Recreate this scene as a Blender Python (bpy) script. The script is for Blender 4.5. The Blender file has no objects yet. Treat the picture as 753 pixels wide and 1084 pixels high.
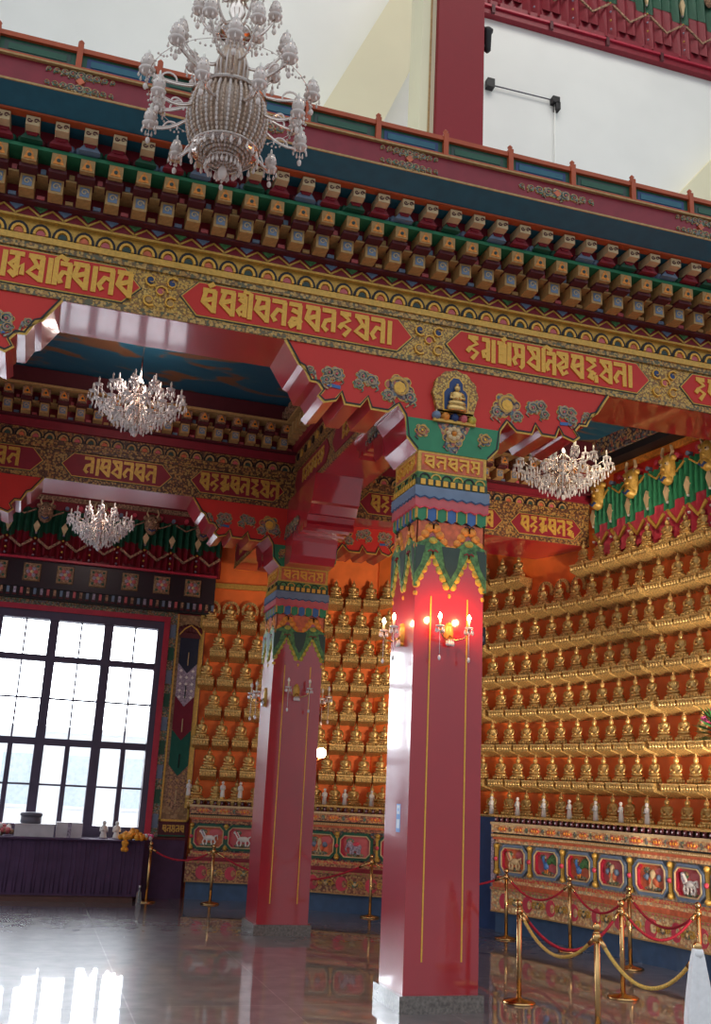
import bpy, bmesh, math, random
from mathutils import Vector, Matrix
random.seed(7)
S = bpy.context.scene
COL = S.collection
PI = math.pi

# ------------------------------------------------------------------ materials
MATS = {}
def mat(name, col, rough=.55, metal=0., coat=0., noise=.06, nscale=9., bump=.0, emit=None, estr=0., trans=0., ior=1.45, alpha=1.):
    m = bpy.data.materials.new(name); m.use_nodes = True
    nt = m.node_tree; b = nt.nodes['Principled BSDF']
    b.inputs['Roughness'].default_value = rough
    b.inputs['Metallic'].default_value = metal
    b.inputs['Coat Weight'].default_value = coat
    b.inputs['Coat Roughness'].default_value = .06
    b.inputs['Transmission Weight'].default_value = trans
    b.inputs['IOR'].default_value = ior
    tc = nt.nodes.new('ShaderNodeTexCoord')
    n = nt.nodes.new('ShaderNodeTexNoise'); n.inputs['Scale'].default_value = nscale
    nt.links.new(tc.outputs['Object'], n.inputs['Vector'])
    r = nt.nodes.new('ShaderNodeValToRGB')
    c0 = [max(0, c*(1-noise*2)) for c in col]; c1 = [min(1, c*(1+noise)) for c in col]
    r.color_ramp.elements[0].position = .3; r.color_ramp.elements[1].position = .7
    r.color_ramp.elements[0].color = (*c0, 1); r.color_ramp.elements[1].color = (*c1, 1)
    nt.links.new(n.outputs['Fac'], r.inputs['Fac']); nt.links.new(r.outputs['Color'], b.inputs['Base Color'])
    if bump:
        bp = nt.nodes.new('ShaderNodeBump'); bp.inputs['Strength'].default_value = bump; bp.inputs['Distance'].default_value = .01
        nt.links.new(n.outputs['Fac'], bp.inputs['Height']); nt.links.new(bp.outputs['Normal'], b.inputs['Normal'])
    if emit:
        b.inputs['Emission Color'].default_value = (*emit, 1); b.inputs['Emission Strength'].default_value = estr
    if coat >= 1: b.inputs['Coat IOR'].default_value = 1.75
    MATS[name] = m
    return m
def filigree(name, cols, scale=45., rough=.45, metal=0.):
    """dense small-scale painted ornament: Voronoi cells in several paint colours separated by gold or dark lines"""
    m = bpy.data.materials.new(name); m.use_nodes = True
    nt = m.node_tree; b = nt.nodes['Principled BSDF']
    b.inputs['Roughness'].default_value = rough; b.inputs['Metallic'].default_value = metal
    tc = nt.nodes.new('ShaderNodeTexCoord')
    v = nt.nodes.new('ShaderNodeTexVoronoi'); v.inputs['Scale'].default_value = scale
    nt.links.new(tc.outputs['Object'], v.inputs['Vector'])
    sp = nt.nodes.new('ShaderNodeSeparateColor'); nt.links.new(v.outputs['Color'], sp.inputs['Color'])
    r = nt.nodes.new('ShaderNodeValToRGB'); r.color_ramp.interpolation = 'CONSTANT'
    k = len(cols)-1; e = r.color_ramp.elements
    e[0].color = (*cols[1], 1); e[0].position = 0
    e[1].color = (*cols[min(2, k)], 1); e[1].position = 1./k
    for i in range(3, k+1):
        q = e.new((i-1)/k); q.color = (*cols[i], 1)
    nt.links.new(sp.outputs['Red'], r.inputs['Fac'])
    mth = nt.nodes.new('ShaderNodeMath'); mth.operation = 'GREATER_THAN'; mth.inputs[1].default_value = .60
    nt.links.new(v.outputs['Distance'], mth.inputs[0])
    mx = nt.nodes.new('ShaderNodeMixRGB'); nt.links.new(mth.outputs[0], mx.inputs['Fac'])
    nt.links.new(r.outputs['Color'], mx.inputs[1]); mx.inputs[2].default_value = (*cols[0], 1)
    nt.links.new(mx.outputs[0], b.inputs['Base Color'])
    MATS[name] = m
    return m

GOLDC = (.62, .36, .07)
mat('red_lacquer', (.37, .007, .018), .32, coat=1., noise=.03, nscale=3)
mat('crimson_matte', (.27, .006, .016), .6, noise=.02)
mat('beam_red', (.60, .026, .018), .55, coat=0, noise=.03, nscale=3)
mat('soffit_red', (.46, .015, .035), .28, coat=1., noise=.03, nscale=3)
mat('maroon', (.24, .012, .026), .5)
mat('dark_maroon', (.09, .010, .016), .55)
mat('gold_paint', GOLDC, .42, .25, noise=.10, nscale=40)
mat('gold_letter', (.78, .42, .06), .45, .1, noise=.06, nscale=40)
mat('gold_statue', (.72, .47, .17), .36, .70, noise=.12, nscale=30)
mat('gold_tray', (.62, .39, .13), .5, .35, noise=.3, nscale=60, bump=.6)
mat('tan', (.46, .27, .10), .6, noise=.1, nscale=30)
mat('cream', (.62, .45, .25), .6)
mat('cream_light', (.80, .70, .45), .7)
mat('teal', (.015, .115, .17), .5)
mat('deep_blue', (.02, .05, .16), .5)
mat('paint_blue', (.05, .14, .36), .5)
mat('grey_blue', (.16, .22, .32), .5)
mat('paint_green', (.03, .22, .10), .5)
mat('dark_green', (.015, .09, .05), .5)
mat('leaf_green', (.08, .22, .07), .5, noise=.3, nscale=30)
mat('yellow_green', (.50, .42, .06), .5, noise=.2, nscale=30)
mat('leaf_dark', (.03, .06, .05), .5)
mat('orange', (.80, .28, .04), .5, noise=.15, nscale=30)
mat('orange_wall', (.95, .19, .03), .6, noise=.08, nscale=4)
mat('orange_rail', (.45, .075, .02), .5)
mat('pink', (.55, .11, .12), .5)
mat('salmon', (.62, .14, .06), .5, noise=.15, nscale=20)
mat('rose', (.62, .06, .10), .5)
mat('black', (.012, .010, .012), .5)
mat('black_lacquer', (.020, .010, .016), .4)
mat('white_wall', (.92, .92, .89), .8, noise=.02, nscale=1)
mat('vault_white', (.84, .82, .76), .8, noise=.02, nscale=1)
mat('vault_cream', (.90, .84, .60), .8, noise=.02, nscale=1)
mat('white_cloth', (.86, .85, .86), .8, noise=.03, nscale=30)
mat('white_figure', (.78, .74, .70), .5)
mat('purple_cloth', (.075, .035, .085), .8, noise=.1, nscale=5)
mat('brown_wood', (.10, .04, .03), .5)
mat('window_frame', (.075, .055, .10), .45)
mat('window_red', (.45, .02, .05), .4)
mat('brass', (.62, .38, .16), .22, 1., noise=.03)
mat('rope_red', (.45, .012, .035), .7, noise=.2, nscale=90)
mat('rope_gold', (.62, .38, .08), .6, noise=.2, nscale=90)
mat('stone_plinth', (.17, .145, .13), .25, noise=.2, nscale=40, coat=.3)
mat('blue_plinth', (.05, .10, .20), .35, noise=.08)
mat('crystal', (.92, .80, .74), .12, 0, trans=.35, ior=1.5, noise=.02, coat=.6)
mat('crystal_warm', (.72, .52, .38), .22, .0, trans=.3, noise=.15, nscale=60, coat=.5)
mat('crystal_white', (.95, .93, .93), .1, 0, trans=.25, noise=.02, coat=.8)
mat('chrome', (.75, .66, .60), .15, 1.)
mat('bulb', (1, .9, .7), .4, emit=(1., .72, .38), estr=38)
mat('bulb_off', (.9, .88, .8), .3)
mat('lavender', (.40, .33, .42), .7, noise=.3, nscale=60)
mat('brocade_tan', (.36, .20, .12), .7, noise=.4, nscale=40)
mat('navy_cloth', (.02, .025, .05), .8)
mat('banner_maroon', (.18, .012, .03), .8)
mat('banner_green', (.01, .10, .07), .8)
mat('marigold', (.85, .34, .03), .7, noise=.2, nscale=40)
mat('plant_leaf', (.03, .12, .03), .5, noise=.2, nscale=30)
mat('petal_pink', (.75, .12, .30), .6)
mat('sticker_blue', (.18, .35, .70), .5)
mat('sticker_white', (.7, .75, .85), .5)
mat('box_white', (.55, .50, .52), .6)
mat('box_grey', (.13, .12, .15), .6)
mat('facade', (.90, .92, .95), .8, noise=.05, nscale=.5)
mat('facade_glass', (.62, .72, .78), .3)
mat('pavement', (.85, .86, .88), .9)
mat('glassware', (.9, .95, .95), .05, trans=.9)
filigree('filigree_gold', [(.22, .12, .03), (.62, .36, .06), (.55, .30, .05), (.66, .42, .10), (.28, .12, .03), (.60, .34, .06)], 55)
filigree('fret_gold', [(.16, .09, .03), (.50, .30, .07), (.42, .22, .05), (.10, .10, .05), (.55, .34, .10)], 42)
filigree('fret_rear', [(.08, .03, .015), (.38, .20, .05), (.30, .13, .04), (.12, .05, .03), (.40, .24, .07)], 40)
filigree('floral', [(.05, .03, .04), (.42, .24, .10), (.22, .16, .14), (.40, .10, .07), (.10, .14, .16), (.46, .30, .12)], 30)
filigree('floral_green', [(.12, .07, .03), (.10, .22, .12), (.42, .22, .10), (.20, .20, .20), (.10, .16, .12), (.40, .30, .16)], 45)
filigree('base_yellow', [(.55, .26, .12), (.80, .58, .27), (.76, .52, .25), (.68, .36, .20), (.82, .64, .34), (.45, .38, .24)], 34)
filigree('base_brown', [(.20, .07, .04), (.50, .25, .10), (.44, .20, .09), (.36, .12, .07), (.50, .30, .12)], 34)
filigree('base_grey', [(.55, .42, .26), (.20, .24, .27), (.26, .28, .28), (.34, .28, .20), (.16, .20, .24)], 40)
filigree('cartouche_red', [(.60, .36, .12), (.58, .08, .05), (.62, .20, .08), (.52, .07, .06), (.62, .12, .07)], 40)
filigree('panel_brown', [(.22, .12, .05), (.34, .20, .09), (.30, .16, .07), (.38, .24, .12)], 22)

def ceiling_mat():
    m = bpy.data.materials.new('painted_clouds'); m.use_nodes = True
    nt = m.node_tree; b = nt.nodes['Principled BSDF']; b.inputs['Roughness'].default_value = .5
    tc = nt.nodes.new('ShaderNodeTexCoord'); mp = nt.nodes.new('ShaderNodeMapping')
    mp.inputs['Scale'].default_value = (.9, 2.2, 1)
    n = nt.nodes.new('ShaderNodeTexNoise'); n.inputs['Scale'].default_value = 1.3; n.inputs['Detail'].default_value = 4; n.inputs['Distortion'].default_value = 1.2
    nt.links.new(tc.outputs['Object'], mp.inputs[0]); nt.links.new(mp.outputs[0], n.inputs['Vector'])
    r = nt.nodes.new('ShaderNodeValToRGB'); e = r.color_ramp.elements
    e[0].position = .50; e[0].color = (.010, .085, .145, 1); e[1].position = .60; e[1].color = (.17, .075, .035, 1)
    q = e.new(.54); q.color = (.02, .10, .15, 1)
    nt.links.new(n.outputs['Fac'], r.inputs['Fac']); nt.links.new(r.outputs['Color'], b.inputs['Base Color'])
    MATS['clouds'] = m
ceiling_mat()

def floor_mat():
    m = bpy.data.materials.new('polished_granite'); m.use_nodes = True
    nt = m.node_tree; b = nt.nodes['Principled BSDF']
    tc = nt.nodes.new('ShaderNodeTexCoord')
    n = nt.nodes.new('ShaderNodeTexNoise'); n.inputs['Scale'].default_value = 5; n.inputs['Detail'].default_value = 8
    nt.links.new(tc.outputs['Object'], n.inputs['Vector'])
    r = nt.nodes.new('ShaderNodeValToRGB'); e = r.color_ramp.elements
    e[0].position = .35; e[0].color = (.10, .085, .09, 1); e[1].position = .68; e[1].color = (.21, .175, .175, 1)
    nt.links.new(n.outputs['Fac'], r.inputs['Fac'])
    mp = nt.nodes.new('ShaderNodeMapping'); mp.inputs['Location'].default_value = (.3, .2, 0)
    nt.links.new(tc.outputs['Object'], mp.inputs[0])
    br = nt.nodes.new('ShaderNodeTexBrick'); br.offset = 0; br.inputs['Scale'].default_value = 1
    br.inputs['Brick Width'].default_value = 1.2; br.inputs['Row Height'].default_value = 1.2
    br.inputs['Mortar Size'].default_value = .006; br.inputs['Mortar Smooth'].default_value = .1
    br.inputs['Color1'].default_value = (1, 1, 1, 1); br.inputs['Color2'].default_value = (.90, .90, .90, 1)
    br.inputs['Mortar'].default_value = (1.7, 1.7, 1.7, 1)
    nt.links.new(mp.outputs[0], br.inputs['Vector'])
    mx = nt.nodes.new('ShaderNodeMixRGB'); mx.blend_type = 'MULTIPLY'; mx.inputs[0].default_value = 1
    nt.links.new(r.outputs['Color'], mx.inputs[1]); nt.links.new(br.outputs['Color'], mx.inputs[2])
    nt.links.new(mx.outputs[0], b.inputs['Base Color'])
    b.inputs['Roughness'].default_value = .36; b.inputs['IOR'].default_value = 1.6; b.inputs['Coat IOR'].default_value = 1.8
    b.inputs['Coat Weight'].default_value = 1.; b.inputs['Coat Roughness'].default_value = .025
    MATS['floor'] = m
floor_mat()

# ------------------------------------------------------------------ geometry helpers
class Fr:
    """local frame: u along, v outward, z up"""
    def __init__(s, o=(0, 0, 0), u=(1, 0), n=(0, -1)):
        s.o = Vector(o); s.u = Vector((u[0], u[1], 0)).normalized(); s.n = Vector((n[0], n[1], 0)).normalized()
    def __call__(s, u, v, z): return s.o + s.u*u + s.n*v + Vector((0, 0, z))
ID = Fr((0, 0, 0), (1, 0), (0, 1))

class MB:
    def __init__(s): s.v = []; s.f = []; s.m = []; s.names = []; s.sm = []
    def mi(s, m):
        if m not in s.names: s.names.append(m)
        return s.names.index(m)
    def add(s, vs, fs, m, smooth=False):
        k = len(s.v); s.v += [tuple(v) for v in vs]; i = s.mi(m)
        for f in fs: s.f.append([k+a for a in f]); s.m.append(i); s.sm.append(smooth)
    def box(s, F, u0, u1, v0, v1, z0, z1, m):
        P = [F(u, v, z) for z in (z0, z1) for v in (v0, v1) for u in (u0, u1)]
        s.add(P, [(0, 1, 3, 2), (4, 6, 7, 5), (0, 4, 5, 1), (2, 3, 7, 6), (0, 2, 6, 4), (1, 5, 7, 3)], m)
    def frus(s, F, u0, u1, v0, v1, z0, z1, d, m):  # box whose outer (v1) face is inset by d
        P = [F(u0, v0, z0), F(u1, v0, z0), F(u1, v0, z1), F(u0, v0, z1), F(u0+d, v1, z0+d), F(u1-d, v1, z0+d), F(u1-d, v1, z1-d), F(u0+d, v1, z1-d)]
        s.add(P, [(0, 3, 2, 1), (4, 5, 6, 7), (0, 1, 5, 4), (1, 2, 6, 5), (2, 3, 7, 6), (3, 0, 4, 7)], m)
    def poly(s, F, pts, v0, v1, m):               # polygon in (u,z) extruded in v
        n = len(pts)
        P = [F(p[0], v0, p[1]) for p in pts]+[F(p[0], v1, p[1]) for p in pts]
        s.add(P, [tuple(range(n))[::-1], tuple(range(n, 2*n))]+[(i, (i+1) % n, n+(i+1) % n, n+i) for i in range(n)], m)
    def disk(s, F, u, z, r, v0, v1, m, n=10, rz=None):
        rz = rz or r
        s.poly(F, [(u+r*math.cos(2*PI*i/n), z+rz*math.sin(2*PI*i/n)) for i in range(n)], v0, v1, m)
    def dome(s, F, u, z, r, v0, h, m, n=10, rz=None):
        rz = rz or r; P = []; fs = []
        for k, (a, b) in enumerate(((1, 0), (.8, .65), (.45, .93))):
            P += [F(u+a*r*math.cos(2*PI*i/n), v0+b*h, z+a*rz*math.sin(2*PI*i/n)) for i in range(n)]
        P.append(F(u, v0+h, z))
        for k in range(2):
            fs += [(k*n+i, k*n+(i+1) % n, (k+1)*n+(i+1) % n, (k+1)*n+i) for i in range(n)]
        fs += [(2*n+i, 2*n+(i+1) % n, 3*n) for i in range(n)]
        s.add(P, fs, m, True)
    def ribbon(s, F, pts, w, v0, v1, m, taper=False):
        n = len(pts)
        if n < 2: return
        L = []; R = []
        for i, p in enumerate(pts):
            a = pts[max(0, i-1)]; b = pts[min(n-1, i+1)]
            dx, dz = b[0]-a[0], b[1]-a[1]; l = math.hypot(dx, dz) or 1
            ww = w*.5*((1-.75*i/(n-1)) if taper else 1)
            L.append((p[0]-dz/l*ww, p[1]+dx/l*ww)); R.append((p[0]+dz/l*ww, p[1]-dx/l*ww))
        P = [F(a[0], v1, a[1]) for a in L]+[F(a[0], v1, a[1]) for a in R]+[F(a[0], v0, a[1]) for a in L]+[F(a[0], v0, a[1]) for a in R]
        fs = []
        for i in range(n-1):
            fs += [(i, i+1, n+i+1, n+i), (2*n+i, 2*n+i+1, i+1, i), (n+i, n+i+1, 3*n+i+1, 3*n+i), (3*n+i, 3*n+i+1, 2*n+i+1, 2*n+i)]
        fs += [(0, n, 3*n, 2*n), (n-1, 3*n-1, 4*n-1, 2*n-1)]
        s.add(P, fs, m)
    def spiral(s, F, u, z, r, t0, turns, w, v0, v1, m, d=1, n=12):
        s.ribbon(F, [(u+r*(1-.75*i/n)*math.cos(t0+d*turns*2*PI*i/n), z+r*(1-.75*i/n)*math.sin(t0+d*turns*2*PI*i/n)) for i in range(n+1)], w, v0, v1, m, True)
    def tube(s, pts, r, m, n=6, closed=False, r2=None):
        P = []; fs = []; pts = [Vector(p) for p in pts]; N = len(pts)
        up = Vector((0, 0, 1)); prev = None
        for i, p in enumerate(pts):
            t = (pts[min(N-1, i+1)]-pts[max(0, i-1)]).normalized()
            a = prev if prev is not None else (Vector((1, 0, 0)) if abs(t.z) > .9 else up)
            x = (a-t*a.dot(t)).normalized(); y = t.cross(x); prev = x
            rr = r if r2 is None else r+(r2-r)*i/(N-1)
            P += [p+x*rr*math.cos(2*PI*k/n)+y*rr*math.sin(2*PI*k/n) for k in range(n)]
        for i in range(N-1):
            fs += [(i*n+k, i*n+(k+1) % n, (i+1)*n+(k+1) % n, (i+1)*n+k) for k in range(n)]
        fs += [tuple(range(n))[::-1], tuple(range((N-1)*n, N*n))]
        s.add(P, fs, m, True)
    def lathe(s, c, prof, m, n=12, sx=1, sy=1, smooth=True):
        P = []; fs = []; c = Vector(c)
        for (r, z) in prof:
            P += [c+Vector((sx*r*math.cos(2*PI*k/n), sy*r*math.sin(2*PI*k/n), z)) for k in range(n)]
        for i in range(len(prof)-1):
            fs += [(i*n+k, i*n+(k+1) % n, (i+1)*n+(k+1) % n, (i+1)*n+k) for k in range(n)]
        fs += [tuple(range(n))[::-1], tuple(range((len(prof)-1)*n, len(prof)*n))]
        s.add(P, fs, m, smooth)
    def ball(s, c, r, m, n=10, k=6, sx=1, sy=1, sz=1):
        s.lathe(c, [(max(1e-4, r*math.sin(PI*i/k)), -r*sz*math.cos(PI*i/k)) for i in range(k+1)], m, n, sx, sy)
    def mesh(s, name):
        me = bpy.data.meshes.new(name); me.from_pydata(s.v, [], s.f)
        for n in s.names: me.materials.append(MATS[n])
        me.polygons.foreach_set('material_index', s.m); me.polygons.foreach_set('use_smooth', s.sm)
        bm = bmesh.new(); bm.from_mesh(me); bmesh.ops.recalc_face_normals(bm, faces=bm.faces); bm.to_mesh(me); bm.free()
        me.update(); return me
    def build(s, name, parent=None, **k):
        """verts are in world coordinates; parent empties sit unrotated"""
        o = bpy.data.objects.new(name, s.mesh(name)); COL.objects.link(o)
        if parent is not None:
            o.parent = parent
            if parent.parent is None: o.location = -Vector(parent.location)
        for a, b in k.items(): o[a] = b
        return o
def local(name, me, parent=None, loc=(0, 0, 0), rz=0.):
    o = bpy.data.objects.new(name, me); COL.objects.link(o); o.location = loc; o.rotation_euler = (0, 0, rz)
    if parent is not None: o.parent = parent
    return o
def tag(o, label, cat, group=None):
    o['label'] = label; o['category'] = cat
    if group: o['group'] = group
    return o
def empty(name, loc, label, cat, group=None, rz=0.):
    o = bpy.data.objects.new(name, None); COL.objects.link(o); o.location = loc; o.rotation_euler = (0, 0, rz); o.empty_display_size = .1
    return tag(o, label, cat, group)
def struct(name, mb): return mb.build(name, kind='structure')

# ------------------------------------------------------------------ ornamental script
GL = {   # strokes in a unit box: (x,z) polylines
 'va': [[(0, .93), (.95, .93)], [(.85, .95), (.85, .0)], [(.3, .9), (.08, .45), (.8, .1)], [(.1, .45), (.8, .62)]],
 'na': [[(0, .93), (.95, .93)], [(.85, .95), (.85, .0)], [(.8, .55), (.4, .6), (.08, .3), (.3, .12)]],
 'nna': [[(0, .93), (.55, .93)], [(.45, .93), (.45, .05)], [(.85, .98), (.85, .0)], [(.45, .5), (.08, .4), (.2, .15)]],
 'ksa': [[(0, .93), (.95, .93)], [(.85, .95), (.85, .0)], [(.2, .9), (.55, .6), (.08, .3), (.8, .08)], [(.5, .6), (.8, .5)]],
 'aa': [[(.2, .98), (.2, .0)]],
 'ni': [[(.12, 0), (.12, 1.0), (.35, 1.12), (.8, .98)], [(.35, .85), (1.05, .85)], [(.95, .88), (.95, -.05)], [(.9, .5), (.55, .52), (.35, .28), (.5, .1)]],
 'ha': [[(.1, .93), (.85, .93)], [(.3, .9), (.75, .68), (.25, .5), (.8, .32), (.4, .02)], [(.05, .3), (.3, .5)]],
 'ta': [[(0, .93), (.9, .93)], [(.8, .95), (.8, .1)], [(.75, .6), (.25, .5), (.1, .25), (.4, .1)]],
 've': [[(0, .85), (.85, .85)], [(.78, .88), (.78, 0)], [(.2, .8), (.05, .4), (.7, .1)], [(.1, .42), (.7, .55)], [(.35, 1.0), (.7, 1.15)]],
 'dii': [[(.0, .9), (.55, .9)], [(.5, .9), (.5, .05)], [(.45, .5), (.05, .25), (.3, .1)], [(.35, 1.08), (.85, 1.0), (.85, 0)], [(.1, .75), (.5, .6)]],
 'kra': [[(0, .93), (.9, .93)], [(.5, .93), (.5, .1)], [(.5, .7), (.1, .5), (.5, .3), (.85, .55), (.85, .15)], [(.1, .25), (.5, .05)]],
 'rra': [[(0, .93), (.85, .93)], [(.75, .93), (.75, .4), (.3, .35), (.1, .1)], [(.2, .7), (.7, .6)], [(.1, .0), (.9, .35)], [(.75, .3), (.75, -.05)]],
 'rtha': [[(0, .9), (.6, .9)], [(.25, .88), (.25, .05)], [(.55, .9), (.55, .05)], [(.9, 1.0), (.9, 0)], [(.1, .5), (.6, .5)], [(.35, 1.02), (.65, 1.15)]],
 'ma': [[(0, .93), (.9, .93)], [(.8, .95), (.8, .1), (.6, 0)], [(.25, .9), (.35, .5), (.1, .3), (.3, .1)], [(.35, .5), (.8, .5)]],
 'ddha': [[(.05, .93), (.85, .93)], [(.3, .9), (.75, .7), (.2, .45), (.8, .3)], [(.2, .2), (.6, .1), (.85, .25), (.85, -.05)], [(.5, .45), (.4, .1)]],
 'sya': [[(0, .93), (.9, .93)], [(.8, .93), (.75, .4), (.3, .3)], [(.2, .88), (.6, .65), (.1, .4), (.5, .05), (.85, .2)]],
}
def text(mb, F, u, z, h, w, seq, v, m, step=None):
    for g in seq:
        adv = .38 if g == 'aa' else 1.0
        for i_, st in enumerate(GL[g]):
            mb.ribbon(F, [(u+a*w*.88, z+b*h) for a, b in st], h*.175, v-.001, v+.010+.0011*i_, m)
        u += w*adv
    return u

def scroll(mb, F, u, z, r, v, flip=1, green=True):
    """a painted cloud scroll: fat curl with a lobed back and a tail"""
    a, b, c = ('floral_green', 'grey_blue', 'gold_paint') if green else ('floral', 'tan', 'gold_paint')
    for k in range(6):
        t = k*2*PI/6+.2; mb.disk(F, u+flip*r*.72*math.cos(t), z+r*.62*math.sin(t), r*.38, v-.001, v+.004+.0003*k, c, 9); mb.disk(F, u+flip*r*.72*math.cos(t), z+r*.62*math.sin(t), r*.30, v-.001, v+.007+.0003*k, a, 9)
    mb.disk(F, u, z, r*.75, v, v+.009, a, 12)
    mb.spiral(F, u, z, r*.75, .5 if flip > 0 else PI-.5, 1.4, r*.30, v+.006, v+.014, b, flip, 16)
    mb.spiral(F, u, z, r*.75, .5 if flip > 0 else PI-.5, 1.4, r*.10, v+.006, v+.017, c, flip, 16)
    mb.ribbon(F, [(u-flip*r*.6, z-r*.5), (u-flip*r*.9, z-r*1.0), (u-flip*r*.5, z-r*1.35)], r*.34, v, v+.010, a, True)
    mb.disk(F, u, z, r*.16, v, v+.019, 'pink' if green else 'gold_letter', 8)

# ------------------------------------------------------------------ entablature (beam + cornice)
def entab(F, z0, s, u0, u1, bu0, bu1, depth, root, full, panels, rear=False, ceil=None, detail=(None, None)):
    """F origin on the beam's face; z0 underside of fret; bu0..bu1 range of bracket blocks; panels: list (ua, ub, seq)"""
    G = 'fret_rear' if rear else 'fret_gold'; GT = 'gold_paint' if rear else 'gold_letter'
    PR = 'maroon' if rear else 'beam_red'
    Z = lambda a: z0+a*s
    d0, d1 = detail
    d0 = u0 if d0 is None else d0; d1 = u1 if d1 is None else d1
    b = MB(); b.box(F, u0, u1, -depth, -.001, z0-.002, Z(.51), 'soffit_red'); b.build('beam_body', root)
    b = MB()
    b.box(F, u0, u1, 0, .02, Z(0), Z(.05), G); b.box(F, u0, u1, 0, .015, Z(.05), Z(.40), G if rear else 'filigree_gold')
    b.box(F, u0, u1, 0, .035, Z(.40), Z(.455), G); b.box(F, u0, u1, 0, .05, Z(.455), Z(.51), 'gold_paint' if not rear else G)
    b.build('fret_band', root)
    for (ua, ub, seq, tu, tw) in panels:
        b = MB(); zc = Z(.225); h = .165*s
        for k, (mm, g, v) in enumerate((('leaf_dark', .0, .022), ('gold_paint', .008, .026), (PR, .018, .030))):
            b.poly(F, [(ua+g*1.4, zc), (ua+.15*s+g*.4, zc-h+g), (ub-.15*s-g*.4, zc-h+g), (ub-g*1.4, zc), (ub-.15*s-g*.4, zc+h-g), (ua+.15*s+g*.4, zc+h-g)], 0, v, mm)
        p = b.build('inscription_panel', root)
        b = MB(); text(b, F, tu, zc-.115*s, .235*s, tw, seq, .030, GT); b.build('lettering', p)
    if not rear:      # ornaments between the panels
        b = MB()
        for i in range(len(panels)-1):
            uc = (panels[i][1]+panels[i+1][0])/2; zc = Z(.225)
            for du, dz, mm in ((0, 0, 'pink'), (-.09, .1, 'deep_blue'), (.09, .1, 'deep_blue'), (-.09, -.1, 'tan'), (.09, -.1, 'tan')):
                b.disk(F, uc+du, zc+dz*.9, .03, .015, .03, mm, 8)
                b.spiral(F, uc+du, zc+dz*.9, .058, du*9, 1.2, .016, .015, .034, 'gold_letter', 1 if du >= 0 else -1, 10)
        b.build('gold_scrollwork', root)
    # lotus arches
    b = MB(); p = .172*s; n0 = math.ceil(d0/p); n1 = int(d1/p)
    b.box(F, u0, u1, -.1, .04, Z(.51), Z(.635), 'fret_rear' if rear else 'gold_paint')
    for i in range(n0, n1):
        uc = (i+.5)*p-.02; zb = Z(.515); r = .072*s
        arc = lambda rr: [(uc+rr*math.cos(PI*k/8), zb+rr*1.25*math.sin(PI*k/8)) for k in range(9)]
        b.ribbon(F, arc(r), .022*s, .04, .055, 'black'); b.ribbon(F, arc(r*.72), .02*s, .04, .062, 'gold_letter' if not rear else 'tan')
        b.poly(F, arc(r*.50), .04, .052, ('pink', 'leaf_dark', 'salmon')[i % 3])
    b.build('lotus_petal_band', root)
    # zigzag
    b = MB(); p = .19*s; n0 = math.ceil(d0/p); n1 = int(d1/p)
    b.box(F, u0, u1, -.1, .085, Z(.635), Z(.655), 'gold_paint' if not rear else 'maroon'); b.box(F, u0, u1, -.1, .07, Z(.655), Z(.745), 'maroon')
    if not rear:
        for i in range(n0, n1):
            uc = i*p; a, c = Z(.655), Z(.745)
            b.ribbon(F, [(uc-p/2, a+.01), (uc, c-.012), (uc+p/2, a+.01)], .016, .07, .082, 'gold_paint')
            b.poly(F, [(uc-p/2+.02, c), (uc, c-.045), (uc+p/2-.02, c), (uc+p/2-.05, c), (uc, c-.02), (uc-p/2+.05, c)][:3], .07, .078, 'tan') if False else None
            b.poly(F, [(uc+p/2-.055, c), (uc+p/2, c-.05), (uc+p/2+.055, c)], .07, .085, ('grey_blue', 'leaf_green')[i % 2])
    b.box(F, u0, u1, -.1, .16, Z(.745), Z(.765), 'dark_maroon')
    b.build('zigzag_band', root)
    # stepped rows of bracket blocks
    p = .2222*s
    n0 = math.ceil((bu0+.15)/p); n1 = int((bu1+.15)/p)
    lows = [(.10, .30, .765, .90, 'r3'), (.22, .45, .925, 1.04, 'r2'), (.38, .60, 1.11, 1.225, 'r1')]
    if not full: lows = lows[:2]
    back = MB()
    back.box(F, u0, u1, -.1, .10*s, Z(.765), Z(.90), 'maroon'); back.box(F, u0, u1, -.1, .30*s, Z(.90), Z(.915), 'tan')
    back.box(F, u0, u1, -.1, .24*s, Z(.915), Z(1.045), 'maroon')
    for i in range(n0, n1+1):      # little multicoloured bosses along the ledges
        uc = i*p-.15+p/2
        back.box(F, uc-.03*s, uc+.03*s, .10*s, .17*s, Z(.77), Z(.80), ('grey_blue', 'pink', 'tan')[i % 3])
        back.box(F, uc-.02*s, uc+.02*s, .24*s, .29*s, Z(.925), Z(.97), ('pink', 'grey_blue', 'tan')[i % 3])
    if full:
        back.box(F, u0, u1, -.1, .44, Z(1.045), Z(1.075), 'paint_green'); back.box(F, u0, u1, -.1, .40, Z(1.085), Z(1.235), 'maroon')
        for i in range(n0, n1+1):
            uc = i*p-.15
            back.poly(F, [(uc-.085, Z(1.085)), (uc+.085, Z(1.085)), (uc+.045, Z(1.14)), (uc-.045, Z(1.14))], .40, .50, ('grey_blue', 'maroon', 'dark_green', 'maroon')[i % 4])
            for q in (-1, 1): back.dome(F, uc+q*.08, Z(1.11), .035, .40, .06, ('grey_blue', 'dark_green', 'dark_maroon')[(i+(q > 0)) % 3], 8)
    back.build('cornice_steps', root)
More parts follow.
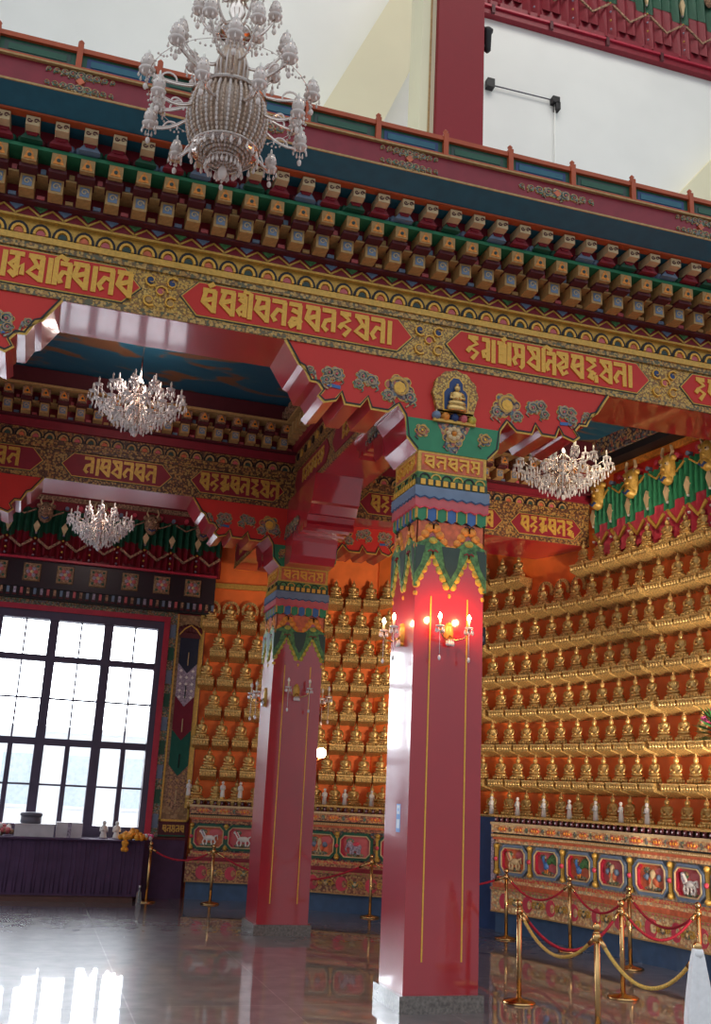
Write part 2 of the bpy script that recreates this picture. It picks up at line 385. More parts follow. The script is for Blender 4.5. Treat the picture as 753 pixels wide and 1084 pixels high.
    for (va, vb, za, zb, kind) in lows:
        me = None
        for i in range(n0, n1+1):
            uc = i*p-.15; w = (.060 if kind != 'r1' else .056)*s
            b = MB(); L = Fr((0, 0, 0), (F.u.x, F.u.y), (F.n.x, F.n.y))
            if me is None or kind != 'x':
                pass
            if me is None:
                h = (zb-za)*s
                if kind == 'r3':
                    b.frus(L, -w, w, 0, (vb-va)*s, 0, h, .004, 'tan'); b.box(L, -w*.62, w*.62, (vb-va)*s, (vb-va)*s+.004, h*.2, h*.8, 'grey_blue'); b.spiral(L, 0, h*.5, w*.5, 0, 1.2, .012*s, (vb-va)*s, (vb-va)*s+.008, 'cream')
                elif kind == 'r2':
                    b.frus(L, -w, w, 0, (vb-va)*s, 0, h, .004, 'tan' if not rear else 'brocade_tan'); b.poly(L, [(-w*.7, h*.15), (w*.7, h*.15), (w*.45, h*.55), (0, h*.92), (-w*.45, h*.55)], (vb-va)*s, (vb-va)*s+.006, 'orange'); b.disk(L, 0, h*.42, w*.26, (vb-va)*s, (vb-va)*s+.012, 'leaf_dark', 8)
                    b.box(L, -w*1.15, w*1.15, 0, (vb-va)*s*.8, -.03*s, 0, 'dark_maroon')
                else:
                    b.frus(L, -w, w, 0, (vb-va)*s, h*.25, h, .004, 'cream')
                    for q in (-1, 1): b.spiral(L, q*w*.45, h*.62, w*.36, 0, 1.1, .010, (vb-va)*s, (vb-va)*s+.006, 'dark_maroon', q, 8)
                    b.poly(L, [(-w*.6, h*.02), (w*.6, h*.02), (w*.9, h*.26), (-w*.9, h*.26)], 0, (vb-va)*s*.6, 'maroon')
                me = b.mesh('bracket_block')
            wl = F(uc, va*s, Z(za))
            o = local('bracket_block', me, root, wl-Vector(root.location))
    if not full:
        b = MB(); b.box(F, u0, u1, -.1, .50*s, Z(1.045), Z(1.075), 'tan'); b.box(F, u0, u1, -.1, .46*s, Z(1.075), ceil, 'dark_maroon'); b.build('crown_moulding', root)
        return
    # teal cove, maroon band, rail
    b = MB()
    P = [F(u, v, z) for u in (u0, u1) for v, z in ((-.1, Z(1.235)), (.60, Z(1.235)), (.62, Z(1.245)), (.80, Z(1.325)), (.82, Z(1.335)), (-.1, Z(1.335)))]
    b.add(P, [(0, 1, 2, 3, 4, 5), (11, 10, 9, 8, 7, 6)]+[(i, 6+i, 6+(i+1) % 6, (i+1) % 6) for i in (1, 2, 3, 4, 5, 0)], 'teal')
    b.box(F, u0, u1, .55, .63, Z(1.228), Z(1.243), 'orange_rail')
    b.build('cove', root)
    b = MB(); b.box(F, u0, u1, -.1, .83, Z(1.335), Z(1.352), 'tan'); b.box(F, u0, u1, -.1, .82, Z(1.352), Z(1.545), 'maroon'); b.box(F, u0, u1, -.1, .85, Z(1.545), Z(1.56), 'tan')
    b.build('maroon_fascia', root)
    for k, uc in enumerate((-.28, 1.05, 2.43, 3.82, 5.3)):
        b = MB(); zc = Z(1.45); wide = k in (1, 3)
        for q in range(-4, 5):
            if wide: scroll(b, F, uc+q*.085, zc, .052*(1.1-abs(q)*.14), .82, 1 if q % 2 else -1)
            else:
                hh = .085*abs(q)/4
                for sg in (-1, 1): scroll(b, F, uc+q*.06, zc+sg*(.06-hh*.0), .036*(1.15-abs(q)*.15), .82, sg)
        b.disk(F, uc, zc, .035, .82, .84, 'salmon', 4)
        b.build('cloud_scroll', root)

# ------------------------------------------------------------------ pillar
def bracket_pts(cx, zc, s, zt):
    half = [(1.57, zt), (1.44, 5.12), (1.39, 5.10), (1.33, 4.98), (1.26, 4.98), (1.21, 4.91), (1.25, 4.85), (1.2, 4.81), (1.1, 4.84), (1.05, 4.92), (1.01, 4.82), (.88, 4.82), (.81, 4.915),
            (.77, 4.815), (.62, 4.815), (.56, 4.87), (.52, 4.90), (.45, 4.80), (.44, 4.755), (.42, 4.60), (.33, 4.5)]
    f = lambda z: zc+(z-4.5)*s
    top = half[0]
    return [(-d*s, f(z) if i else zt) for i, (d, z) in enumerate(half)]+[(d*s, f(z) if i else zt) for i, (d, z) in list(enumerate(half))[::-1]]

def pillar(cx, yf, s, w, d, zcap, zbeam, label, sidearms=True):
    hw = w/2; cy = yf+d/2
    R = empty('carved_pillar', (cx, cy, 0), label, 'pillar')
    b = MB(); F0 = Fr((cx, cy, 0), (1, 0), (0, -1))
    e = .035*s
    b.box(F0, -hw-e, hw+e, -d/2-e, d/2+e, 0, .125*s, 'stone_plinth'); b.build('stone_plinth', R)
    z = lambda a: zcap+(a-4.5)*s
    b = MB(); b.box(F0, -hw, hw, -d/2, d/2, .125*s, z(3.87), 'red_lacquer')
    b.box(F0, -hw+.01, hw-.01, -d/2+.01, d/2-.01, z(3.87), z(4.5), 'red_lacquer')
    shaft = b.build('shaft', R)
    faces = [(Fr((cx, cy-d/2, 0), (1, 0), (0, -1)), hw), (Fr((cx-hw, cy, 0), (0, 1), (-1, 0)), d/2),
             (Fr((cx, cy+d/2, 0), (1, 0), (0, 1)), hw), (Fr((cx+hw, cy, 0), (0, 1), (1, 0)), d/2)]
    lines = MB(); tx = MB(); lot = MB(); rb = MB(); rp = MB(); pl = MB(); lf = MB(); og = MB()
    for fi, (F, h) in enumerate(faces):
        k = h/.31; zz_ = .0012*(fi % 2)
        if F is not faces[1][0]:
          for q in (-1, 1): lines.box(F, q*.165*k-.006, q*.165*k+.006, 0, .004, .36*s, z(3.22), 'gold_letter')
        # inscribed box
        tx.box(F, -h-.01, h+.01, -.02, .012, z(4.305), z(4.5), 'gold_paint'); tx.box(F, -h+.02, h-.02, 0, .016, z(4.325), z(4.48), 'salmon')
        text(tx, F, -h+.045, z(4.345), .115*s, (2*h-.08)/5, ['va', 'na', 'va', 'na', 'ma'], .016, 'gold_letter')
        # lotus arcs and beads
        lot.box(F, -h-.012, h+.012, -.02, .018, z(4.245), z(4.305), 'leaf_green'); lot.box(F, -h-.016, h+.016, -.02, .022, z(4.175), z(4.245), 'leaf_dark')
        n = 6
        for i in range(n):
            u = -h+(i+.5)*2*h/n
            lot.ribbon(F, [(u+(h/n)*.85*math.cos(PI*j/6), z(4.25)+.04*s*math.sin(PI*j/6)) for j in range(7)], .012*s, .018, .026, ('black', 'gold_paint')[i % 2])
        for i in range(9):
            u = -h+(i+.5)*2*h/9; lot.box(F, u-.021*k, u+.021*k, .02, .034, z(4.188), z(4.238), 'gold_letter')
        # ruffles
        for (mb, mm, za, zb, v, n) in ((rb, 'grey_blue', 4.075, 4.175, .034, 8), (rp, 'pink', 3.985, 4.085, .028, 8)):
            za += zz_; zb += zz_; v += zz_; pts = [(-h-v+.0005, z(zb)), (h+v-.0005, z(zb))]
            for i in range(n*2+1): pts.append((h+v-.0005-(2*h+2*v-.001)*i/(n*2), z(za)-(.014*s if i % 2 else -.004)))
            mb.poly(F, pts, -.02, v, mm)
            mb.ribbon(F, [(p[0], p[1]+.008) for p in pts[2:]], .008, v, v+.004, 'deep_blue' if mm == 'grey_blue' else 'rose')
        n = 7
        for i in range(n):
            u = -h-.01+i*(2*h+.02)/n; u2 = u+(2*h+.02)/n
            pl.poly(F, [(u, z(3.99)), (u2, z(3.99)), (u2, z(3.895)), ((u+u2)/2, z(3.865)), (u, z(3.895))], -.02, .018, ('paint_green', 'paint_blue')[i % 2])
            pl.box(F, u-.005, u+.005, 0, .024, z(3.89), z(3.99), 'gold_paint')
        # leaf garland
        H = h+.016+.002*(fi % 2)
        lf.poly(F, [(-H+.014, z(3.87)), (H-.014, z(3.87)), (H-.014, z(3.62)), (.165*k, z(3.78)), (0, z(3.62)), (-.165*k, z(3.78)), (-H+.014, z(3.62))], -.01, .004, 'salmon')
        lf.poly(F, [(-H, z(3.66)), (-.165*k, z(3.74)), (0, z(3.62)), (.165*k, z(3.74)), (H, z(3.66)), (H, z(3.29)), (.165*k, z(3.60)), (0, z(3.29)), (-.165*k, z(3.60)), (-H, z(3.29))], -.01, .0195, 'leaf_green')
        lf.poly(F, [(-.085*k, z(3.655)), (.085*k, z(3.655)), (.055*k, z(3.48)), (0, z(3.38)), (-.055*k, z(3.48))], 0, .0225, 'leaf_dark')
        for q in (-1, 1): lf.poly(F, [(q*(H-.001), z(3.65)), (q*(h-.075*k), z(3.65)), (q*(h-.04*k), z(3.50)), (q*(H-.001), z(3.40))], 0, .0215, 'leaf_dark')
        for q in (-1, 1):
            lf.poly(F, [(q*.165*k-.12*k, z(3.63)), (q*.165*k, z(3.70)), (q*.165*k+.12*k, z(3.63)), (q*.165*k, z(3.6))], 0, .012, 'leaf_dark')
            lf.dome(F, q*.165*k, z(3.70), .05*k, .008, .02, 'yellow_green', 10, .035*s)
            for side in (-1, 1):
                for j in range(5):
                    t = j/4.; u = q*.165*k+side*(.020+t*.115)*k; zz = z(3.585-.265*t)
                    if abs(u) < h+.01: lf.dome(F, u, zz, (.046-.010*t)*k, .0, .019, 'yellow_green', 10, (.046-.006*t)*s)
                for j in range(4):
                    t = j/3.; u = q*.165*k+side*(.03+t*.11)*k; zz = z(3.81-.17*t)
                    if abs(u) < h+.01: og.dome(F, u, zz, (.044-.010*t)*k, .004, .016, 'orange', 10, (.042-.006*t)*s)
                og.ribbon(F, [(q*.165*k, z(3.80)), (q*.165*k, z(3.84)), (q*.165*k+side*.02*k, z(3.858)), (q*.165*k+side*.045*k, z(3.845))], .010, .02, .028, 'black')
                lf.ribbon(F, [(q*.165*k, z(3.57)), (q*.165*k, z(3.60)), (q*.165*k+side*.02*k, z(3.618)), (q*.165*k+side*.045*k, z(3.60))], .010, .02, .028, 'maroon')
        for u in (-h+.01, 0, h-.01):
            lf.dome(F, u, z(3.235), .014*k, 0, .014, 'gold_letter', 8, .022*s)
    lines.build('gilt_line', shaft)
    tx.build('inscribed_box', R); lot.build('lotus_bead_band', R); rb.build('blue_ruffle', R); rp.build('pink_ruffle', R)
    pl.build('pleated_skirt', R); lf.build('leaf_garland', R); og.build('orange_leaf_fringe', R)
    return R

def bracket(cx, yf, w, d, s, zcap, zbeam, label, niche=True, orn=True):
    """double-armed carved bracket between capital and beam"""
    cy = yf+d/2
    R = empty('beam_bracket', (cx, cy, zcap), label, 'bracket')
    F = Fr((cx, yf, 0), (1, 0), (0, -1)); pts = bracket_pts(cx, zcap, s, zbeam)
    b = MB(); b.poly(F, pts, -d, 0, 'soffit_red'); b.build('bracket_arm', R)
    b = MB(); b.poly(F, [(cx_*.9985, z_+.0012) for cx_, z_ in pts], -.003, .006, 'beam_red')
    n = len(pts)//2
    for side in (pts[:n], pts[n:]):
        b.ribbon(F, side, .030*s, .002, .014, 'gold_paint'); b.ribbon(F, [(p[0]*.995, p[1]+.010*s) for p in side], .014*s, .006, .020, 'black')
    f = b.build('painted_face', R)
    if orn:
        z = lambda a: zcap+(a-4.5)*s
        for q in (-1, 1):
            for grp in (((.52, 5.05, .10), (.62, 4.96, .05), (.42, 4.97, .05)), ((.78, 5.07, .055), (.86, 5.10, .05), (.90, 5.02, .04)), ((1.10, 5.08, .055), (1.17, 5.08, .05), (1.19, 5.01, .04), (1.34, 5.08, .032))):
                b = MB()
                for (d_, za, r) in grp: scroll(b, F, q*d_*s, z(za), r*s*1.3, .006, q, r < .09)
                if grp[0][0] == .52: b.disk(F, q*.52*s, z(5.05), .055*s, .006, .024, 'gold_letter', 8)
                if grp[0][0] == 1.10:
                    b.ribbon(F, [(q*1.17*s, z(4.93)), (q*1.28*s, z(4.99)), (q*1.30*s, z(5.08))], .018*s, .006, .016, 'floral_green', False)
                    b.ribbon(F, [(q*1.31*s, z(5.0)), (q*1.42*s, z(5.10)), (q*1.50*s, z(5.2))], .016*s, .006, .014, 'gold_paint', True)
                    b.ribbon(F, [(q*1.18*s, z(4.97)), (q*1.06*s, z(4.96))], .03*s, .006, .014, 'paint_blue', False)
                b.build('cloud_scrollwork', f)
        b = MB()
        b.poly(F, [(-.33*s, z(4.5)), (.33*s, z(4.5)), (.44*s, z(4.62)), (.45*s, z(4.79)), (-.45*s, z(4.79)), (-.44*s, z(4.62))], .006, .018, 'paint_green')
        for u, zz, r in ((0, 4.66, .10), (-.30, 4.68, .065), (.30, 4.68, .065)): scroll(b, F, u*s, z(zz), r*s, .018, 1, False)
        b.poly(F, [(-.16*s, z(4.78)), (.16*s, z(4.78)), (.03*s, z(4.51)), (-.03*s, z(4.51))], .018, .021, 'floral')
        for k in range(8): b.dome(F, .05*s*math.cos(k*PI/4), z(4.69)+.045*s*math.sin(k*PI/4), .026*s, .03, .015, 'cream', 8)
        b.dome(F, 0, z(4.69), .022*s, .03, .03, 'orange', 8)
        b.build('green_lotus_block', R)
    if niche:
        z = lambda a: zcap+(a-4.5)*s
        nb = MB(); out = []
        for i in range(25):
            t = -.35+i*(PI+.7)/24; rr = 1+.035*math.cos(t*12)
            out.append((.215*s*rr*math.cos(t), z(5.06)+.225*s*rr*math.sin(t)))
        out += [(-.17*s, z(4.87)), (.17*s, z(4.87))]
        nb.poly(F, out, .006, .05, 'filigree_gold')
        inn = [(-.12, 4.89), (.12, 4.89), (.125, 5.06), (.10, 5.10), (.075, 5.11), (.07, 5.17), (.03, 5.22), (-.03, 5.22), (-.07, 5.17), (-.075, 5.11), (-.10, 5.10), (-.125, 5.06)]
        nb.poly(F, [(u*s, z(a)) for u, a in inn], .05, .054, 'gold_letter')
        nb.poly(F, [(u*s*.9, z(5.05+(a-5.05)*.93)) for u, a in inn], .054, .058, 'deep_blue')
        nb.build('gilded_arch', R)
        nb = MB()
        for i in range(5): nb.dome(F, (-.17+i*.085)*s, z(4.84), .042*s, .02, .05, ('grey_blue', 'orange', 'deep_blue', 'pink', 'yellow_green')[i], 10, .045*s)
        nb.box(F, -.2*s, .2*s, .006, .045, z(4.785), z(4.81), 'gold_paint'); nb.box(F, -.18*s, .18*s, .006, .05, z(4.872), z(4.892), 'cream')
        nb.build('lotus_shelf', R)
        nb = MB(); c = F(0, .085, 0)
        nb.lathe((c.x, c.y, z(4.89)), [(.09*s, 0), (.095*s, .02*s), (.085*s, .05*s)], 'gold_statue', 12, 1, .35)
        nb.ball((c.x, c.y, z(4.96)), .085*s, 'gold_statue', 12, 6, 1, .35, .35)
        nb.lathe((c.x, c.y, z(4.96)), [(.05*s, 0), (.042*s, .04*s), (.058*s, .085*s), (.05*s, .10*s), (.018*s, .11*s)], 'gold_statue', 12, 1, .5)
        nb.ball((c.x, c.y, z(5.10)), .028*s, 'gold_statue', 10, 6, 1, .8, 1.15); nb.ball((c.x, c.y, z(5.135)), .013*s, 'gold_statue')
        for q in (-1, 1): nb.tube([(c.x+q*.052*s, c.y, z(5.05)), (c.x+q*.065*s, c.y-.01, z(5.0)), (c.x+q*.01*s, c.y-.03, z(5.0))], .014*s, 'gold_statue')
        nb.build('niche_statuette', R)
    return R

# ------------------------------------------------------------------ build: pillars, beams
PA = pillar(3.218, 7.84, 1.0, .625, .56, 4.50, 5.32, 'nearest tall square crimson pillar with leaf garland capital, lit sconces on it')
PB = pillar(2.925, 11.86, .935, .60, .60, 4.22, 4.955, 'farther square crimson pillar standing left of and behind the near one')
BW = .62
bracket(3.218, 7.84, .6, BW, 1.0, 4.50, 5.32, 'carved red bracket with gilded Buddha niche above the nearest pillar')
bracket(-1.79, 7.84, .6, BW, 1.0, 4.50, 5.32, 'red scrolled bracket end at the left edge of the front beam', False, True)
bracket(2.925, 11.86, .6, .6, .915, 4.22, 4.955, 'carved red bracket above the farther pillar', False, True)
bracket(-1.70, 11.86, .6, .6, .915, 4.22, 4.955, 'stepped bracket end at the left edge of the rear beam', False, False)

E1 = empty('carved_beam', (3.2, 8.15, 5.32), 'long front beam with gold script panels and stepped rows of painted bracket blocks under the gallery rail', 'beam')
FA = Fr((0, 7.84, 0), (1, 0), (0, -1))
seq0 = ['aa', 'kra', 'ksa', 'aa', 'ni', 'va', 'aa', 'na', 'va']
seq1 = ['ve', 'va', 'dii', 'va', 'na', 'rra', 'va', 'ta', 'ha', 'ksa', 'na', 'aa']
seq2 = ['ha', 'nna', 'rtha', 'ma', 'ksa', 'ni', 'sya', 'va', 'ddha', 'ksa', 'na', 'aa']
entab(FA, 5.32, 1.0, -3.2, 8.6, -1.05, 5.95, BW, E1, True,
      [(-1.72, .40, seq0, -.72, .148), (.71, 2.81, seq1, .90, .150), (3.11, 5.25, seq2, 3.32, .152), (5.57, 7.7, ['ha', 'va', 'na', 'ksa'], 5.74, .15)], detail=(-1.1, 6.2))
E2 = empty('carved_beam', (2.9, 12.16, 4.955), 'shadowed rear beam with gold script panels, resting on the farther pillar', 'beam')
FB = Fr((0, 11.86, 0), (1, 0), (0, -1))
s7 = ['ta', 'aa', 'va', 'ksa', 'na', 'va', 'na']; s8 = ['va', 'ha', 'kra', 'va', 'na', 'ddha', 'ksa', 'na']
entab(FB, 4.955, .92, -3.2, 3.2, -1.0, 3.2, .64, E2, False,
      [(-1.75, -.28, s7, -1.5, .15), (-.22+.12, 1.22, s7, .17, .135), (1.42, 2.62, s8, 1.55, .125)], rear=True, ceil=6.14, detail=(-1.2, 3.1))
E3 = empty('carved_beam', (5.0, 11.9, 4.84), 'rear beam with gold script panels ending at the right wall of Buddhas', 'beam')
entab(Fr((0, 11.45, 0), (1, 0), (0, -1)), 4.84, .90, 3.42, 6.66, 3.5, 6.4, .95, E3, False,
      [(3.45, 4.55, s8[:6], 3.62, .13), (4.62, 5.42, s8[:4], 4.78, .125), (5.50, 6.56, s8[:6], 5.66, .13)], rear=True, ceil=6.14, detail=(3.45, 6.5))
# cross beams front-to-back above both pillars
def crossbeam(cx, y0, y1, z0, s, label, w=.6, wall=False):
    R = empty('cross_beam', (cx, (y0+y1)/2, z0), label, 'beam')
    b = MB(); b.box(ID, cx-w/2, cx+w/2, y0, y1, z0, z0+.52*s, 'soffit_red')
    b.build('beam_body', R)
    for sg in (-1, 1):
        F = Fr((cx+sg*w/2, 0, 0), (0, 1), (sg, 0)); Z = lambda a: z0+a*s
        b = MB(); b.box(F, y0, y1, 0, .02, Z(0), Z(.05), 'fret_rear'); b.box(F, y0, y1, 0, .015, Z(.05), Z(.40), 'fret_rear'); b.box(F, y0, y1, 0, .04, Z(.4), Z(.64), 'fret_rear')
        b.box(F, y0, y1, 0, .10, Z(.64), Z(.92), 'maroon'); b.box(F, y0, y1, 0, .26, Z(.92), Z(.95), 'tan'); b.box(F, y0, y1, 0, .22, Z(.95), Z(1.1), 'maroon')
        p = b.build('painted_side', R)
        b = MB(); L = (y1-y0)/2; n = int((y1-y0)/.18)
        for k in range(2):
            a = y0+k*L+.06; c = a+L-.12; zc = Z(.225)
            b.poly(F, [(a, zc), (a+.13, zc-.15*s), (c-.13, zc-.15*s), (c, zc), (c-.13, zc+.15*s), (a+.13, zc+.15*s)], .01, .024, 'maroon')
            text(b, F, a+.2, zc-.09*s, .18*s, .14, s8[:max(3, int((L-.5)/.15))], .024, 'gold_paint')
        for i in range(n): b.disk(F, y0+(i+.5)*.18, Z(.55), .05, .04, .052, ('gold_paint', 'black')[i % 2], 8)
        for i in range(n):
            b.box(F, y0+(i+.3)*.18, y0+(i+.8)*.18, .10, .22, Z(.72), Z(.88), 'tan'); b.box(F, y0+(i+.3)*.18, y0+(i+.8)*.18, .22, .32, Z(.97), Z(1.06), 'brocade_tan')
        b.build('script_and_blocks', p)
    return R
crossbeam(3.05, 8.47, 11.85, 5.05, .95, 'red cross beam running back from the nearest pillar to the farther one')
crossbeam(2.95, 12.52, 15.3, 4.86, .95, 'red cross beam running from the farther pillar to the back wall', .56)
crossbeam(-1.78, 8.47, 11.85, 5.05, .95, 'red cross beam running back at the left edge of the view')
# side brackets below the cross beam (front-to-back arms)
def sidebracket(cx, yc, d, w, s, zcap, zb, label, back=True, front=False):
    pts = bracket_pts(0, zcap, s, zb); n = len(pts)//2
    R = empty('cross_bracket', (cx, yc, zcap), label, 'bracket')
    F = Fr((cx-w/2, yc, 0), (0, 1), (1, 0))
    half = pts[n:][::-1]    # positive side (towards the back), from the outer tip inward
    b = MB()
    if back:
        q = [(u+d, z) for u, z in half]+[(d, zcap), (d, zb)]
        b.poly(F, q, 0, w, 'soffit_red')
    if front:
        q = [(-u-d, z) for u, z in half]+[(-d, zcap), (-d, zb)]
        b.poly(F, q, 0, w, 'soffit_red')
    b.build('bracket_arm', R)
    for sg, v0, v1 in ((-1, -.02, -.006), (1, w+.006, w+.02)):
            for flip in ((1,) if not front else (1, -1)):
                b = MB()
                for dd in (.35, .5, .65, .8, .95):
                    b.disk(F, flip*(dd*s+d-.2), zcap+.52*s, .075*s, v0, v1, 'floral_green', 9); b.disk(F, flip*(dd*s+d-.2)+.08, zcap+.44*s, .05*s, v0, v1, 'floral', 8)
                b.build('cloud_scrollwork', R)
sidebracket(3.05, 8.155, .30, .56, .62, 4.62, 5.05, 'red stepped bracket arm behind the nearest pillar under the cross beam')
sidebracket(2.95, 12.16, .30, .56, .85, 4.22, 5.05, 'red curved bracket arm reaching forward and back over the farther pillar', True, True)

# ------------------------------------------------------------------ gallery rail
R = empty('gallery_rail', (3, 7.0, 6.88), 'orange-red rail with short posts along the top of the front beam', 'railing')
b = MB(); b.box(FA, -3.2, 8.6, .80, .84, 7.03, 7.07, 'orange_rail'); b.box(FA, -3.2, 8.6, .80, .84, 6.88, 6.90, 'orange_rail'); b.build('hand_rail', R)
b = MB()
b.box(FA, -3.2, 8.6, .79, .81, 6.90, 7.03, 'dark_green')
for i in range(-5, 14):
    u0 = -.31+i*.6125
    b.box(FA, u0+.06, u0+.55, .805, .815, 6.915, 7.005, ('deep_blue', 'leaf_dark')[i % 2]); b.box(FA, u0+.09, u0+.52, .812, .82, 6.93, 6.985, ('teal', 'dark_green')[i % 2])
b.build('painted_panel', R)
for i in range(-2, 11):
    u0 = -.31+i*.6125
    b = MB(); b.box(FA, u0-.022, u0+.022, .79, .85, 6.88, 7.10, 'orange_rail'); c = FA(u0, .82, 7.10); b.lathe(c, [(.022, 0), (.014, .012), (.024, .03), (.003, .055)], 'orange_rail', 8); b.build('rail_post', R)

# ------------------------------------------------------------------ setting
b = MB(); b.box(ID, -9, 12, -4, 16.6, -.2, 0, 'floor'); struct('floor', b)
b = MB(); b.box(ID, -3.2, 9.0, 8.47, 16.6, 6.15, 6.4, 'clouds'); struct('ceiling', b)
# window wall at y = 15.67
WY = 15.67
FW = Fr((0, WY, 0), (1, 0), (0, -1))
b = MB()
b.box(FW, -6, 2.35, -.3, 0, 4.05, 6.15, 'maroon'); b.box(FW, 1.76, 2.35, -.3, 0, 0, 4.05, 'maroon'); b.box(FW, -6, 1.76, -.3, 0, 0, .86, 'maroon')
struct('wall_back', b)
WN = empty('window_1', (0, WY, .86), 'large window of many panes', 'window')
del WN['label']; del WN['category']; WN['kind'] = 'structure'
b = MB()
b.box(FW, 1.61, 1.76, -.158, .052, .86, 4.02, 'window_frame'); b.box(FW, -6, 1.76, -.16, .05, 3.86, 3.98, 'window_frame'); b.box(FW, -6, 1.76, -.16, .05, .80, .95, 'window_frame')
for i in range(7):
    x = .885-.80*i; b.box(FW, x-.068, x+.068, -.138, .032, .9, 3.9, 'window_frame')
for z0, z1 in ((3.245, 3.335), (2.04, 2.14)): b.box(FW, -6, 1.62, -.13, .025, z0, z1, 'window_frame')
for i in range(-1, 7):
    x = .885-.80*i-.40
    b.box(FW, x-.035, x+.035, -.10, 0, .95, 2.04, 'window_frame'); b.box(FW, x-.013, x+.013, -.081, -.039, 2.14, 3.86, 'window_frame')
for z0 in (2.71, 1.49): b.box(FW, -6, 1.62, -.08, -.04, z0-.014, z0+.014, 'window_frame')
b.build('window_frame', WN)
b = MB(); b.box(FW, 1.70, 1.79, .001, .072, .86, 4.058, 'window_red'); b.box(FW, -6, 1.79, 0, .07, 3.98, 4.06, 'window_red'); b.build('window_architrave', WN)
b = MB(); b.box(FW, -6, 1.61, -.065, -.06, .95, 3.86, 'glassware')
# thin clear panes
mg = bpy.data.materials.new('window_glass'); mg.use_nodes = True; nt = mg.node_tree; nt.nodes.clear()
o_ = nt.nodes.new('ShaderNodeOutputMaterial'); t_ = nt.nodes.new('ShaderNodeBsdfTransparent'); g_ = nt.nodes.new('ShaderNodeBsdfGlossy'); g_.inputs['Roughness'].default_value = .02
mx_ = nt.nodes.new('ShaderNodeMixShader'); mx_.inputs[0].default_value = .05
nt.links.new(t_.outputs[0], mx_.inputs[1]); nt.links.new(g_.outputs[0], mx_.inputs[2]); nt.links.new(mx_.outputs[0], o_.inputs[0]); MATS['window_glass'] = mg
b = MB(); b.box(FW, -6, 1.61, -.062, -.058, .95, 3.86, 'window_glass'); b.build('window_pane', WN)
# green patterned border right of the window
b = MB(); b.box(FW, 1.79, 1.90, 0, .03, .80, 4.10, 'floral_green')
for i in range(9): b.box(FW, 1.80, 1.885, .03, .038, .95+i*.35, 1.15+i*.35, ('grey_blue', 'dark_green')[i % 2])
b.box(FW, -6, 1.898, 0, .032, 4.06, 4.16, 'floral_green')
struct('trim_1', b)
# black frieze with square floral panels
R = empty('panelled_frieze', (0, WY-.1, 4.16), 'black frieze with a row of square floral panels above the window', 'frieze')
b = MB(); b.box(FW, -3.2, 2.42, 0, .16, 4.30, 4.72, 'black_lacquer'); b.box(FW, -3.2, 2.42, 0, .12, 4.14, 4.30, 'black'); b.box(FW, -3.2, 2.42, 0, .22, 4.71, 4.745, 'window_red'); b.build('frieze_board', R)
for i in range(-4, 6):
    x = -.33+.48*i
    if x < -1.3: continue
    b = MB(); b.frus(FW, x-.125, x+.125, .16, .19, 4.39, 4.66, .012, 'panel_brown'); b.box(FW, x-.10, x+.10, .19, .193, 4.415, 4.635, 'brocade_tan')
    for k in range(6): b.dome(FW, x+.055*math.cos(k*PI/3), 4.525+.055*math.sin(k*PI/3), .03, .193, .012, ('pink', 'lavender')[k % 2], 8)
    b.dome(FW, x, 4.525, .028, .193, .02, 'cream', 8)
    for a in (-1, 1):
        for c in (-1, 1): b.dome(FW, x+a*.078, 4.525+c*.085, .022, .193, .01, 'dark_green', 6)
    b.build('floral_panel', R)
b = MB()
for i in range(40):
    x = -1.3+i*.095
    b.box(FW, x-.02, x+.02, .12, .16, 4.20, 4.29, ('lavender', 'pink', 'brocade_tan', 'grey_blue')[i % 4])
    b.box(FW, x-.028, x+.028, .12, .15, 4.17, 4.195, 'dark_maroon')
b.box(FW, -1.35, 2.42, .115, .128, 4.17, 4.29, 'black')
b.build('dentil_row', R)

